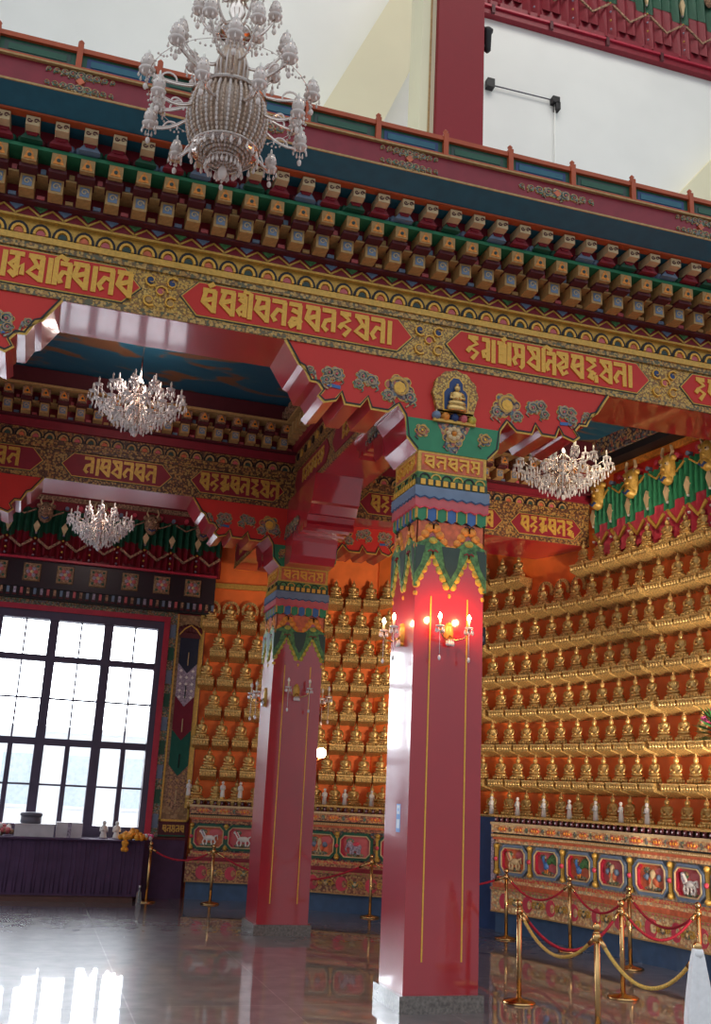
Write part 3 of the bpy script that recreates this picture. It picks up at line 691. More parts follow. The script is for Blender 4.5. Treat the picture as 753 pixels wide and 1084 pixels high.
# painted valance with masks (along a frame)
def valance(F, u0, u1, zt, zb, label, bright, step=.80, off=0.):
    R = empty('painted_valance', tuple(F((u0+u1)/2, .1, zb)), label, 'valance')
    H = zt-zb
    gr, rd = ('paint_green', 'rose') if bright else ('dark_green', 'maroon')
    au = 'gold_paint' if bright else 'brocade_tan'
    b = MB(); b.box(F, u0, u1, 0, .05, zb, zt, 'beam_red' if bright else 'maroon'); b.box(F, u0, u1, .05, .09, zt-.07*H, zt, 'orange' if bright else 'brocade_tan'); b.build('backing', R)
    # pleated drapery: green upper swags, red lower swags
    n = max(2, int((u1-u0)/(step/2))); g = MB(); r = MB(); jw = MB()
    for i in range(n):
        ua = u0+i*(u1-u0)/n; ub = ua+(u1-u0)/n; w = ub-ua; uc = (ua+ub)/2
        for k in range(4):
            a = ua+k*w/4; c = a+w/4; dz = (.10, .02, .02, .10)[k]*H
            for (mb, mm, t, bt) in ((g, gr, zt-.22*H, zt-.60*H), (r, rd, zt-.58*H, zb+.06*H)):
                P = [F(a, .05, t), F((a+c)/2, .13, t), F(c, .05, t), F(a, .05, bt-dz+.05*H), F((a+c)/2, .15, bt-dz), F(c, .05, bt-dz+.05*H)]
                mb.add(P, [(0, 1, 4, 3), (1, 2, 5, 4)], mm, False)
        jw.disk(F, uc, zt-.16*H, .035, .05, .13, 'rose', 8); jw.disk(F, ua, zt-.18*H, .03, .05, .12, 'grey_blue', 8)
        jw.poly(F, [(ua-.05, zt-.50*H), (ua, zt-.42*H), (ua+.05, zt-.50*H), (ua, zt-.62*H)], .10, .15, 'cream')
        for k in range(5): jw.dome(F, ua, zb+.05*H+k*.085*H, .02, .12, .03, ('lavender' if not bright else 'white_figure', 'gold_paint')[k % 2], 6)
        jw.ribbon(F, [(ua+.04, zb+.28*H), (uc, zb+.16*H), (ub-.04, zb+.28*H)], .04, .14, .165, au)
        jw.ribbon(F, [(ua+.04, zt-.25*H), (uc, zt-.33*H), (ub-.04, zt-.25*H)], .02, .12, .14, au)
    g.build('green_drapery', R); r.build('red_drapery', R); jw.build('jewel_strings', R)
    u = u0+off
    while u < u1-.1:
        m = MB(); z = zt-.28*H; q = .115
        m.dome(F, u, z, q, .12, .09, au, 12, .15*H+.02); m.dome(F, u, z-.10*H, q*.7, .14, .10, au, 10, .07*H)
        for sg in (-1, 1):
            m.dome(F, u+sg*q*.42, z+.04*H, .028, .19, .03, 'cream', 8); m.dome(F, u+sg*q*.42, z+.04*H, .013, .215, .012, 'black', 6)
            m.dome(F, u+sg*q*.9, z+.10*H, .04, .12, .06, au, 8); m.ribbon(F, [(u+sg*q*.5, z+.10*H), (u+sg*q*.8, z+.17*H), (u+sg*q*.6, z+.24*H)], .03, .12, .16, 'cream', True)
        m.dome(F, u, z-.01*H, .025, .2, .035, au, 8)
        m.ribbon(F, [(u-.05, z-.10*H), (u, z-.13*H), (u+.05, z-.10*H)], .02, .2, .25, 'deep_blue')
        m.build('lion_mask', R); u += step
    return R
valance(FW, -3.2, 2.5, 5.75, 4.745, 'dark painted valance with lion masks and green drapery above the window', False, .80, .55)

# banner and its ornate panel right of the window
b = MB(); b.box(FW, 1.90, 2.33, 0, .03, 1.05, 4.12, 'panel_brown')
b.box(FW, 1.90, 1.925, .03, .05, 1.05, 4.12, 'gold_paint'); b.box(FW, 2.305, 2.33, .03, .05, 1.05, 4.12, 'gold_paint'); b.box(FW, 1.9, 2.33, .03, .05, 1.05, 1.08, 'gold_paint')
struct('trim_2', b)
R = empty('pointed_banner', (2.11, WY-.06, 1.12), 'long hanging banner of pointed coloured cloth tiers to the right of the window', 'banner')
b = MB()
for k in range(7): b.dome(FW, 2.11+(k-3)*.048, 3.86+.05*math.cos((k-3)*.45), .045, .05, .04, 'dark_maroon', 8, .075)
b.box(FW, 1.95, 2.27, .05, .085, 3.76, 3.84, 'dark_maroon'); b.ribbon(FW, [(1.94, 3.80), (2.02, 3.9), (2.11, 3.96), (2.20, 3.9), (2.28, 3.80)], .02, .085, .10, 'gold_paint'); b.build('carved_crown', R)
seg = [('navy_cloth', 3.78, 3.36), ('lavender', 3.44, 2.88), ('banner_maroon', 2.98, 2.40), ('banner_green', 2.52, 1.90), ('brocade_tan', 2.02, 1.42)]
seg = [('navy_cloth', 3.78, 3.22), ('lavender', 3.36, 2.72), ('banner_maroon', 2.86, 2.22), ('banner_green', 2.36, 1.70), ('brocade_tan', 1.84, 1.18)]
for i, (mm, a, c) in enumerate(seg):
    b = MB(); v = .075-.008*i; hw = .145
    b.poly(FW, [(2.11-hw, a), (2.11+hw, a), (2.11+hw, c+.16), (2.11, c), (2.11-hw, c+.16)], v-.008, v, mm)
    if mm in ('lavender', 'brocade_tan'):
        for r_ in range(5):
            for q in range(3): b.disk(FW, 2.02+q*.09, a-.1-r_*.10, .026, v, v+.004, 'white_figure' if mm == 'lavender' else 'tan', 4)
    b.tube([FW(2.11, v+.01, c+.32), FW(2.11, v+.01, c+.12)], .008, 'black' if i % 2 else 'cream'); b.build('cloth_tier', R)
R = empty('inscription_plaque', (2.1, WY-.03, .84), 'small gold lettered plaque below the banner beside the counter', 'plaque')
b = MB(); b.box(FW, 1.90, 2.30, 0, .04, .84, 1.04, 'dark_maroon'); b.box(FW, 1.90, 2.30, .04, .05, .84, .86, 'dark_green'); b.build('board', R)
b = MB(); text(b, FW, 1.96, .90, .10, .065, ['va', 'na', 'ma', 'ta', 'va'], .04, 'gold_paint'); b.build('lettering', R)

# counter below the window with cloth
R = empty('altar_counter', (-.6, 15.3, 0), 'long low counter draped in dark purple cloth under the window', 'counter')
b = MB(); b.box(ID, -4, 1.66, 15.05, 15.60, .06, .78, 'purple_cloth')
for i in range(60):
    x = -2+i*.061; b.tube([(x, 15.055, .76), (x+.012*math.sin(i*3), 15.053, .09)], .010+.003*math.sin(i*2.3), 'purple_cloth', 5)
b.build('cloth_drape', R)
b = MB(); b.box(ID, -4, 1.66, 14.98, 15.62, .78, .80, 'purple_cloth'); b.build('counter_top', R)
b = MB(); b.box(ID, -4, 1.55, 14.85, 15.1, 0, .06, 'brown_wood'); b.build('wooden_step', R)
b = MB(); b.box(ID, 1.70, 2.28, 15.45, 15.66, 0, .80, 'purple_cloth'); b.box(ID, 1.68, 2.29, 15.43, 15.67, .80, .83, 'dark_maroon'); struct('baseboard_back', b)
def onc(name, loc, label, cat, group=None): return empty(name, loc, label, cat, group)
CZ = .80; CY = 15.3
R = onc('storage_box', (.12, CY, CZ), 'wide pale box with round dark tin on top of it, standing on the counter', 'box'); b = MB(); b.box(ID, -.10, .42, CY-.15, CY+.13, CZ, CZ+.15, 'box_white'); b.build('box_body', R)
b = MB(); b.box(ID, -.11, .43, CY-.16, CY+.14, CZ+.15, CZ+.17, 'box_white'); b.build('lid', R)
b = MB(); b.box(ID, .45, .80, CY-.12, CY+.1, CZ, CZ+.20, 'box_white'); b.box(ID, .60, .65, CY-.125, CY-.12, CZ, CZ+.2, 'lavender'); tag(b.build('storage_box'), 'plain pale box to the right of the box with the tin', 'box')
R = onc('round_tin', (.10, CY, CZ+.17), 'round dark tin with a lid sitting on the pale box', 'tin'); b = MB(); b.lathe((.10, CY, CZ+.17), [(.13, 0), (.14, .01), (.14, .10)], 'box_grey', 20); b.build('tin_body', R); b = MB(); b.lathe((.10, CY, CZ+.27), [(.15, 0), (.15, .03), (.13, .045), (.02, .05)], 'box_grey', 20); b.build('lid', R)
for x, h, lb in ((1.10, .26, 'small white figurine on the counter, the left one of two'), (1.28, .27, 'small white figurine on the counter, the right one beside the marigolds')):
    R = onc('figurine', (x, CY, CZ), lb, 'figurine', 'white figurines on the counter')
    b = MB(); b.lathe((x, CY, CZ), [(.055, 0), (.05, .02), (.035, .08), (.045, .14), (.04, .17), (.016, .185)], 'white_figure', 12, 1, .8); b.ball((x, CY, CZ+.21), .028, 'white_figure')
    for q in (-1, 1): b.tube([(x+q*.04, CY, CZ+.15), (x+q*.05, CY-.02, CZ+.10), (x+q*.01, CY-.045, CZ+.11)], .012, 'white_figure')
    b.build('robed_body', R); b = MB(); b.lathe((x, CY, CZ-.0), [(.07, 0), (.07, .012)], 'lavender', 12); b.build('base', R)
R = onc('marigold_bunch', (1.52, CY-.12, CZ), 'bunch of orange marigolds spilling over the counter edge', 'flowers')
b = MB()
for i in range(46):
    a = random.random()*2*PI; r_ = random.random()**.5; b.ball((1.50+.2*r_*math.cos(a), CY-.18+.14*r_*math.sin(a)-.04, CZ+.035+.13*(1-r_)*random.random()), .042, 'marigold', 7, 4)
for i in range(10): b.ball((1.36+.05*random.random(), CY-.36, CZ-.02-.1*random.random()), .035, 'marigold', 7, 4)
b.build('blossoms', R); b = MB()
for i in range(8): b.ball((1.62+.02*i, CY-.2+.02*(i % 3), CZ+.03+.03*(i % 2)), .03, 'petal_pink' if i % 3 else 'white_figure', 7, 4)
b.build('pale_blossoms', R)
R = onc('flower_garland', (-.25, CY, CZ), 'low pile of pale pink garlands at the left end of the counter', 'garland'); b = MB()
for i in range(34): b.ball((-.45+.33*random.random(), CY-.1+.2*random.random(), CZ+.03+.10*random.random()), .038, ('pink', 'brocade_tan', 'white_figure')[i % 3], 7, 4)
b.build('blossoms', R)
b = MB(); b.lathe((1.62, 14.75, 0), [(.035, 0), (.038, .02), (.036, .13), (.014, .17), (.014, .21)], 'glassware', 14)
R = onc('glass_bottle', (1.62, 14.75, 0), 'small clear glass bottle standing on the floor beside the left stanchion', 'bottle'); o = b.build('bottle_body', R)
b = MB(); b.lathe((1.62, 14.75, .21), [(.016, 0), (.016, .025)], 'box_white', 10); b.build('cap', R)

# ------------------------------------------------------------------ Buddha walls
FL = Fr((2.31, 15.75, 0), (.975, -.20), (-.20, -.975))          # left part of the back wall
CURVE = [(7.12, 6.6), (7.14, 8.4), (7.06, 9.60), (6.936, 9.873), (6.915, 10.172), (6.883, 10.471), (6.84, 10.768), (6.785, 11.062), (6.718, 11.355), (6.64, 11.645), (6.551, 11.931), (6.451, 12.214),
         (6.339, 12.492), (6.217, 12.766), (6.084, 13.035), (5.98, 13.35), (5.87, 13.70), (5.72, 14.05), (5.50, 14.42), (5.25, 14.75), (4.96, 15.06)]
FM = Fr((3.42, 15.52, 0), (.965, -.262), (-.262, -.965))       # back wall between the two pillars
CURVE[1] = (7.13, 8.4); CURVE[2] = (7.04, 9.60); CURVE[3] = (6.99, 9.89)
def on_curve(d):
    """frame on the concave wall, d metres from (7.06, 9.60) towards the back"""
    i = 2
    if d < 0: i = 1; a, c = Vector(CURVE[1]), Vector(CURVE[2]); T = (c-a).normalized(); p = c+T*d
    else:
        while True:
            a, c = Vector(CURVE[i]), Vector(CURVE[i+1]); L = (c-a).length
            if d <= L or i == len(CURVE)-2: break
            d -= L; i += 1
        T = (c-a).normalized(); p = a+T*d
    U = -T; n = Vector((U.y, -U.x)) if (Vector((U.y, -U.x)).dot(-p) > 0) else Vector((-U.y, U.x))
    return Fr((p.x, p.y, 0), (U.x, U.y), (n.x, n.y))
def curved_wall(i0, i1, z0, z1, th, m, off=0.):
    P = []; pts = CURVE[i0:i1+1]; N = len(pts)
    for k, q in enumerate(pts):
        a = Vector(pts[max(0, k-1)]); c = Vector(pts[min(N-1, k+1)]); T = (c-a).normalized(); n = Vector((-T.y, T.x))
        if n.dot(-Vector(q)) < 0: n = -n
        for z in (z0, z1):
            for v in (off, -th): P.append((q[0]+n.x*v, q[1]+n.y*v, z))
    fs = []
    for k in range(N-1):
        a = k*4; c = a+4
        fs += [(a, c, c+2, a+2), (a+1, a+3, c+3, c+1), (a, a+1, c+1, c), (a+2, c+2, c+3, a+3)]
    fs += [(0, 2, 3, 1), (4*N-4, 4*N-3, 4*N-1, 4*N-2)]
    b = MB(); b.add(P, fs, m); return b
struct('wall_right', curved_wall(0, 8, 0, 6.15, .2, 'orange_wall')); struct('wall_far_right', curved_wall(8, len(CURVE)-1, 0, 6.15, .2, 'orange_wall'))
b = MB(); b.box(FM, 0, 1.62, -.2, 0, 0, 6.15, 'orange_wall'); struct('wall_middle', b)
b = MB(); b.box(FL, 0, 1.13, -.25, 0, 0, 6.15, 'orange_wall'); struct('wall_far_left', b)
b = MB(); b.box(FL, -.03, .03, -.05, .12, 1.25, 4.62, 'gold_paint'); b.box(FL, -.02, 1.1, 0, .06, 4.60, 4.68, 'gold_paint')
for k in range(14): b.dome(FL, -.03, 1.4+k*.235, .06, 0, .12, 'gold_paint', 8)
struct('trim_3', b)

# statue prototype, local frame: faces -Y, z=0 underside of the tray
def statue_meshes(v=0):
    b = MB(); F = Fr((0, 0, 0), (1, 0), (0, -1))
    b.box(F, -.122, .122, -.15, .125, .0, .075, 'gold_tray'); b.box(F, -.128, .128, -.15, .135, .075, .088, 'gold_statue'); b.poly(Fr((0, 0, 0), (0, -1), (1, 0)), [(-.15, -.065), (-.11, -.065), (.10, -.010), (.12, 0), (-.15, 0)], -.118, .118, 'gold_tray')
    for i in range(6): b.dome(F, -.107+i*.043, .036, .017, .125, .012, 'gold_statue', 6, .026)
    tray = b.mesh('throne_tray')
    b = MB(); b.lathe((0, 0, .088), [(.080, 0), (.102, .012), (.106, .03), (.08, .042), (.096, .055), (.098, .068), (.080, .078)], 'gold_statue', 14, 1, .62)
    for i in range(9):
        a = PI+PI*(i+.5)/9; b.ball((.110*math.cos(a), .068*math.sin(a), .115), .018, 'gold_statue', 6, 4, 1, 1, 1.4)
    lotus = b.mesh('lotus_pedestal')
    b = MB(); z = .166
    b.ball((0, 0, z+.020), .078, 'gold_statue', 14, 6, 1, .66, .32)                       # crossed legs
    for q in (-1, 1): b.ball((q*.054, -.012, z+.024), .030, 'gold_statue', 10, 5, 1, .8, .7)
    b.lathe((0, .006, z+.015), [(.056, 0), (.046, .03), (.044, .05), (.060, .085), (.064, .10), (.048, .113), (.018, .121), (.016, .132)], 'gold_statue', 14, 1, .62)
    b.ball((0, 0, z+.163), .029, 'gold_statue', 12, 8, .92, 1, 1.18)
    b.tube([(.058, .002, z+.112), (.072, -.008, z+.07), (.062, -.036, z+.035)], .016, 'gold_statue', 8, r2=.011)
    b.tube([(-.058, .002, z+.112), (-.072, -.008, z+.07), (-.02, -.05, z+.05)], .016, 'gold_statue', 8, r2=.011)
    b.tube([(.02, -.045, z+.045), (-.03, -.045, z+.045)], .014, 'gold_statue', 6)
    for q in (-1, 1): b.ball((q*.028, .002, z+.158), .008, 'gold_statue', 6, 4, .6, 1, 1.8)
    b.ball((0, -.028, z+.160), .005, 'gold_statue', 5, 4); b.tube([(.045, -.02, z+.118), (-.03, -.035, z+.07)], .006, 'gold_statue', 5)
    b.v = [(x*1.05, y, z+(q-z)*1.08) for x, y, q in b.v]
    body = b.mesh('seated_body')
    z += .014
    b = MB(); b.ball((0, .004, z+.174), .030, 'tan', 12, 6, .95, .95, .8); b.ball((0, .004, z+.204), .014, 'tan', 8, 5, 1, 1, 1.2); b.lathe((0, .004, z+.212), [(.006, 0), (.005, .02), (.001, .03)], 'gold_statue', 6)
    hair = b.mesh('hair_and_finial')
    b = MB(); pts = [(.118*math.cos(-.5+i*(PI+1)/18), .30+.125*math.sin(-.5+i*(PI+1)/18)*(1.15 if .5 < i/18 < .5 else 1)) for i in range(19)]
    b.ribbon(F, pts, .034, -.075, -.045, 'gold_tray'); b.ribbon(F, [(p[0]*.84, .30+(p[1]-.30)*.84) for p in pts], .012, -.06, -.035, 'gold_statue')
    halo = b.mesh('flame_halo')
    return tray, lotus, body, hair, halo
TR, LO, BO, HA, HL = statue_meshes()
ORD = ['first', 'second', 'third', 'fourth', 'fifth', 'sixth', 'seventh', 'eighth', 'ninth', 'tenth', 'eleventh', 'twelfth', 'thirteenth', 'fourteenth', 'fifteenth', 'sixteenth', 'seventeenth']
TIER = ['lowest', 'second', 'third', 'fourth', 'fifth', 'sixth', 'seventh', 'eighth']
def statues(F, us, rows, headz, pitch, s, wallname, ref, group, skip, halo):
    rz = math.atan2(F.u.y, F.u.x)
    for k in range(rows):
        n = 0
        for u in us(k):
            if skip(u, k): continue
            p = F(u, .155*s, headz+pitch*k-.33*s)
            hl = halo(u, k)
            lab = 'gold seated Buddha%s %s, %s tier, %s from left' % (' with arched halo' if hl else '', wallname, TIER[k]+(' up' if k else ''), ORD[n])
            o = empty('buddha_statue', p, lab, 'statue', group, rz); o.scale = (s, s, s)
            for nm, me in (('throne_tray', TR), ('lotus_pedestal', LO), ('seated_body', BO), ('hair_and_finial', HA)): local(nm, me, o)
            if hl: local('flame_halo', HL, o)
            n += 1
def wall_statues():
    for k in range(8):
        cols = [((.07 if k % 2 else .22)+.30*i) for i in range(-3, 14)]
        sel = {'R': [], 'M': []}
        for d in cols:
            if -.72 <= d <= 3.95: sel['R'].append(d)
        sel['M'] = [((.93 if k % 2 else 1.07)+.28*i) for i in (2, 1, 0, -1)]
        for key, wn, ref, grp in (('R', 'right wall', 'left', 'gold Buddhas on the right wall'), ('M', 'wall between the pillars', 'left', 'gold Buddhas between the pillars')):
            n = 0
            for d in (sorted(sel[key], reverse=True) if key == 'R' else sorted(sel[key])):
                if key == 'R' and k == 7 and 1.95 < d < 2.98: continue
                F = on_curve(d) if key == 'R' else Fr(tuple(FM(d, 0, 0)), (FM.u.x, FM.u.y), (FM.n.x, FM.n.y)); p = F(0, .15, 1.63+(.455 if key == 'R' else .445)*k-.33); hl = key == 'R' and k == 6 and 1.98 < d < 2.85
                o = empty('buddha_statue', p, 'gold seated Buddha%s, %s, %s tier, %s from left' % (' with arched halo' if hl else '', wn, TIER[k]+(' up' if k else ''), ORD[n]), 'statue', grp, math.atan2(F.u.y, F.u.x))
                for nm, me in (('throne_tray', TR), ('lotus_pedestal', LO), ('seated_body', BO), ('hair_and_finial', HA)): local(nm, me, o)
                if hl: local('flame_halo', HL, o)
                n += 1
wall_statues()
def hidden_statues():     # the stretch of the same tiers that the nearest pillar covers
    for k in range(8):
        fr = [on_curve(((.07 if k % 2 else .22)+.30*j)) for j in range(13, 17)]+[Fr(tuple(FM((.93 if k % 2 else 1.07)+.28*3-(.02 if k % 2 else .12), 0, 0)), (FM.u.x, FM.u.y), (FM.n.x, FM.n.y))]
        for F in fr:
            o = empty('buddha_statue', F(0, .15, 1.63+.45*k-.33), 'gold seated Buddha in the tiers hidden behind the nearest pillar', 'statue', 'gold Buddhas behind the nearest pillar', math.atan2(F.u.y, F.u.x))
            for nm, me in (('throne_tray', TR), ('lotus_pedestal', LO), ('seated_body', BO), ('hair_and_finial', HA)): local(nm, me, o)
hidden_statues()
statues(FL, lambda k: [(.28 if k % 2 else .13)+.297*i for i in range(0, 4)], 7, 1.61, .445, 1.0, 'beside the banner', 'left', 'gold Buddhas beside the banner',
        lambda u, k: u > 1.1, lambda u, k: k == 6)

# ------------------------------------------------------------------ altar bases
class CurvedFr:
    """follows the concave wall at a fixed distance in front of it; u runs from the far (left) end"""
    def __init__(s, d0, off): s.d0, s.off = d0, off; f = on_curve(d0); s.u, s.n = f.u, f.n
    def at(s, u):
        d = s.d0-u; f = [on_curve(d+q) for q in (-.25, -.12, 0, .12, .25)]
        n = sum((g.n for g in f), Vector()).normalized(); U = sum((g.u for g in f), Vector()).normalized()
        return f[2].o+n*s.off, U, n
    def __call__(s, u, v, z):
        p, U, n = s.at(u); return Vector((p.x+n.x*v, p.y+n.y*v, z))
def lb(b, F, u0, u1, v0, v1, z0, z1, m):
    n = max(1, int((u1-u0)/.25)) if isinstance(F, CurvedFr) else 1
    if n == 1: return b.box(F, u0, u1, v0, v1, z0, z1, m)
    P = []; fs = []
    for k in range(n+1):
        u = u0+(u1-u0)*k/n; P += [F(u, v0, z0), F(u, v1, z0), F(u, v1, z1), F(u, v0, z1)]
    for k in range(n):
        a = 4*k; c = a+4; fs += [(a+j, a+(j+1) % 4, c+(j+1) % 4, c+j) for j in range(4)]
    fs += [(0, 3, 2, 1), (4*n, 4*n+1, 4*n+2, 4*n+3)]
    b.add(P, fs, m)
def animal(b, F, u, z, v, kind, s=1.):
    if kind == 'elephant':
        b.dome(F, u, z, .085*s, v, .03, 'lavender', 10, .055*s); b.dome(F, u-.08*s, z+.03*s, .045*s, v, .035, 'lavender', 10)
        b.ribbon(F, [(u-.11*s, z+.02*s), (u-.13*s, z-.03*s), (u-.11*s, z-.07*s)], .022*s, v, v+.03, 'lavender', True)
        for q in (-.06, -.03, .03, .06): b.box(F, u+q*s-.012*s, u+q*s+.012*s, v, v+.025, z-.09*s, z-.03*s, 'lavender')
        b.dome(F, u+.01*s, z+.035*s, .05*s, v+.01, .03, 'rose', 8, .03*s)
    elif kind in ('horse', 'lion', 'goat'):
        c = {'horse': 'white_figure', 'lion': 'white_figure', 'goat': 'cream'}[kind]
        b.dome(F, u+.01*s, z-.01*s, .08*s, v, .03, c, 10, .038*s)
        b.ribbon(F, [(u-.05*s, z), (u-.08*s, z+.05*s), (u-.095*s, z+.075*s)], .045*s, v, v+.03, c); b.dome(F, u-.105*s, z+.075*s, .033*s, v, .03, c, 8, .022*s)
        for q, dx in ((-.06, -.02), (-.03, .01), (.05, -.01), (.075, .025)): b.ribbon(F, [(u+q*s, z-.02*s), (u+(q+dx)*s, z-.06*s), (u+q*s, z-.10*s)], .018*s, v, v+.022, c)
        b.ribbon(F, [(u+.08*s, z+.01*s), (u+.12*s, z+.03*s), (u+.13*s, z-.03*s)], .025*s, v, v+.025, c, True)
        for k in range(4): b.dome(F, u-(.06+.012*k)*s, z+(.02+.02*k)*s, .02*s, v+.01, .025, 'lavender' if kind == 'lion' else 'pink', 6)
    elif kind == 'peacock':
        for k in range(7): b.dome(F, u+(.02+.022*k)*s, z+(.055-.008*abs(k-3))*s, .028*s, v, .02, 'leaf_green', 7, .04*s)
        b.dome(F, u-.02*s, z-.02*s, .04*s, v, .035, 'paint_blue', 8, .05*s); b.ribbon(F, [(u-.03*s, z), (u-.06*s, z+.05*s), (u-.05*s, z+.09*s)], .02*s, v, v+.03, 'paint_blue', True)
        for q in (-.03, .0): b.box(F, u+q*s-.004, u+q*s+.004, v, v+.015, z-.10*s, z-.05*s, 'orange')
    else:
        for sg in (-1, 1):
            b.dome(F, u+sg*.075*s, z+.01*s, .038*s, v, .035, 'grey_blue', 8); b.dome(F, u+sg*.03*s, z-.03*s, .03*s, v, .03, 'salmon', 8, .055*s)
        b.dome(F, u, z+.03*s, .03*s, v, .035, 'cream', 8, .06*s); b.ribbon(F, [(u-.03*s, z-.09*s), (u, z-.02*s), (u+.03*s, z-.09*s)], .022*s, v, v+.025, 'cream')
def altar(F, L, depth, meds, label, bright=True, md=.62):
    R = empty('painted_altar', tuple(F(L/2, -depth/2, 0)), label, 'altar')
    Y = 'base_yellow' if bright else 'base_brown'; G = 'base_grey' if bright else 'floral'
    b = MB(); lb(b, F, .02, L, -depth, -.06, 0, .24, 'blue_plinth'); b.build('blue_plinth', R)
    b = MB()
    lb(b, F, .0, L, -depth, 0, .24, .50, Y)
    lb(b, F, 0, L, -depth, .02, .24, .255, 'tan'); lb(b, F, 0, L, -depth, .03, .50, .53, 'tan'); lb(b, F, .02, L, -depth, .0, .53, .585, 'salmon' if bright else 'maroon')
    lb(b, F, .03, L, -depth, -.02, .585, .62, Y); lb(b, F, .05, L, -depth, -.05, .62, .66, 'cartouche_red')
    lb(b, F, .06, L, -depth, -.07, .66, 1.06, G)
    lb(b, F, .04, L, -depth, -.03, 1.06, 1.10, Y); lb(b, F, .02, L, -depth, 0, 1.10, 1.13, 'salmon'); lb(b, F, .0, L, -depth, .02, 1.13, 1.165, 'tan')
    lb(b, F, .01, L, -depth, -.01, 1.165, 1.185, 'black'); lb(b, F, 0, L, -depth, .01, 1.185, 1.28, Y); lb(b, F, 0, L, -depth, .035, 1.28, 1.31, 'cream')
    b.build('base_body', R)
    # pink petals and scrolls on the low band
    b = MB(); n = int(L/.42)
    lb(b, F, .1, L-.1, -.005, .004, .37, .38, 'gold_paint')
    for i in range(n):
        u = .24+i*.42
        b.disk(F, u, .375, .085, 0, .012, 'rose', 12, .095); b.spiral(F, u+.12, .375, .05, 0, 1.2, .018, 0, .015, 'gold_paint', 1); b.spiral(F, u+.26, .375, .05, PI, 1.2, .018, 0, .015, 'gold_paint', -1)
        b.disk(F, u+.19, .375, .045, 0, .014, 'floral_green', 8); b.dome(F, u+.19, .375, .022, .014, .012, 'cream', 8)
        b.disk(F, u+.04, .375, .035, 0, .018, Y, 8, .05)
    b.build('lotus_scroll_band', R)
    b = MB(); n = int(L/.27)
    for i in range(n):
        u = .20+i*.30
        if u > L-.1: break
        b.disk(F, u, 1.232, .085, .01, .02, 'cartouche_red', 12, .036)
        for k in range(3): b.dome(F, u-.045+k*.045, 1.232, .018, .02, .012, 'orange', 7)
        b.disk(F, u+.15, 1.232, .026, .01, .02, 'floral_green', 6, .036)
    lb(b, F, .1, L-.1, .005, .012, 1.225, 1.239, 'cartouche_red')
    for i in range(int(L/.032)): b.box(F, .01+i*.032, .024+i*.032, .02, .03, 1.14, 1.155, 'cream')
    for i in range(int(L/.075)): b.box(F, .02+i*.075, .05+i*.075, .03, .036, .507, .523, 'pink')
    b.build('cartouche_band', R)
    for i, (u, kind) in enumerate(meds):
        m = MB(); z = .865; w = .235; h = .165; c = .07
        oct_ = lambda e: [(u-w+c+e*.4, z-h+e), (u+w-c-e*.4, z-h+e), (u+w-e, z-h+c+e*.4), (u+w-e, z+h-c-e*.4), (u+w-c-e*.4, z+h-e), (u-w+c+e*.4, z+h-e), (u-w+e, z+h-c-e*.4), (u-w+e, z-h+c+e*.4)]
        pts = oct_(0.0); m.ribbon(F, pts+[pts[0]], .032, -.07, -.025, 'grey_blue' if bright else 'dark_green'); pts = oct_(.025); m.ribbon(F, pts+[pts[0]], .012, -.07, -.015, 'cream')
        m.poly(F, oct_(.03), -.07, -.062, 'salmon' if i % 2 == 0 else 'pink')
        m.ribbon(F, oct_(.045)[5:8]+[oct_(.045)[0]], .03, -.062, -.03, 'window_red')
        pm = m.build('medallion_panel', R)
        m = MB(); m.dome(F, u+.10, z+.06, .10, -.062, .012, 'leaf_green' if kind == 'peacock' else 'pink', 9, .06); m.dome(F, u-.08, z+.07, .06, -.062, .012, 'floral_green', 9, .04); m.dome(F, u, z-.11, .13, -.062, .015, 'floral_green', 9, .03)
        animal(m, F, u, z-.005, -.055, kind, 1.05); m.build('painted_animal', pm)
        m = MB()
        for sg in (-1,) + ((1,) if i == len(meds)-1 else ()):
            uu = u+sg*md/2
            m.box(F, uu-.022, uu+.022, -.07, -.03, .69, 1.04, 'gold_paint'); m.dome(F, uu, 1.02, .035, -.04, .04, 'gold_paint', 8); m.dome(F, uu, .865, .03, -.03, .03, 'rose', 8); m.dome(F, uu, .71, .035, -.04, .04, 'gold_paint', 8)
        m.build('gilt_colonnette', R)
    # dark lotus feet along the top edge
    me = MB(); me.lathe((0, 0, 0), [(.030, 0), (.036, .012), (.018, .028), (.026, .05), (.030, .065)], 'dark_maroon', 8); me.ball((0, -.026, .035), .012, 'lavender', 6, 4); mm = me.mesh('lotus_foot')
    n = min(60, int((L-.06)/.10))
    for i in range(n):
        uu = F.at(.06+i*.10)[1] if isinstance(F, CurvedFr) else F.u
        local('lotus_foot', mm, R, Vector(F(.06+i*.10, -.03, 1.31))-Vector(R.location), math.atan2(uu.y, uu.x))
    m = MB(); lb(m, F, 0, L, -depth, .02, 1.375, 1.40, 'gold_tray'); m.build('top_ledge', R)
    return R
FAR = CurvedFr(3.12, .60)
altar(FAR, 4.6, .50, [(.36+.60*i, k) for i, k in enumerate(('goat', 'peacock', 'peacock', 'deer', 'deer', 'lion', 'horse'))], 'long painted altar base with animal medallions along the right wall')
FAD = Fr((3.70, 14.37, 0), (.849, -.528), (-.528, -.849))
altar(FAD, 1.95, .60, [(.30, 'deer'), (.82, 'elephant'), (1.4, 'horse')], 'painted altar base between the two pillars', False, .53)
FAL = Fr((2.31, 15.42, 0), (.968, -.25), (-.25, -.968))
altar(FAL, 1.12, .27, [(.30, 'lion'), (.80, 'horse')], 'painted altar base with white animals beside the counter', False, .50)
b = MB(); lb(b, CurvedFr(4.1, .44), 0, .96, -.3, 0, 0, 1.36, 'deep_blue'); struct('trim_4', b)
b = MB(); lb(b, CurvedFr(3.16, .60), 0, .035, -.5, -.03, .24, 1.30, 'lavender'); struct('trim_5', b)

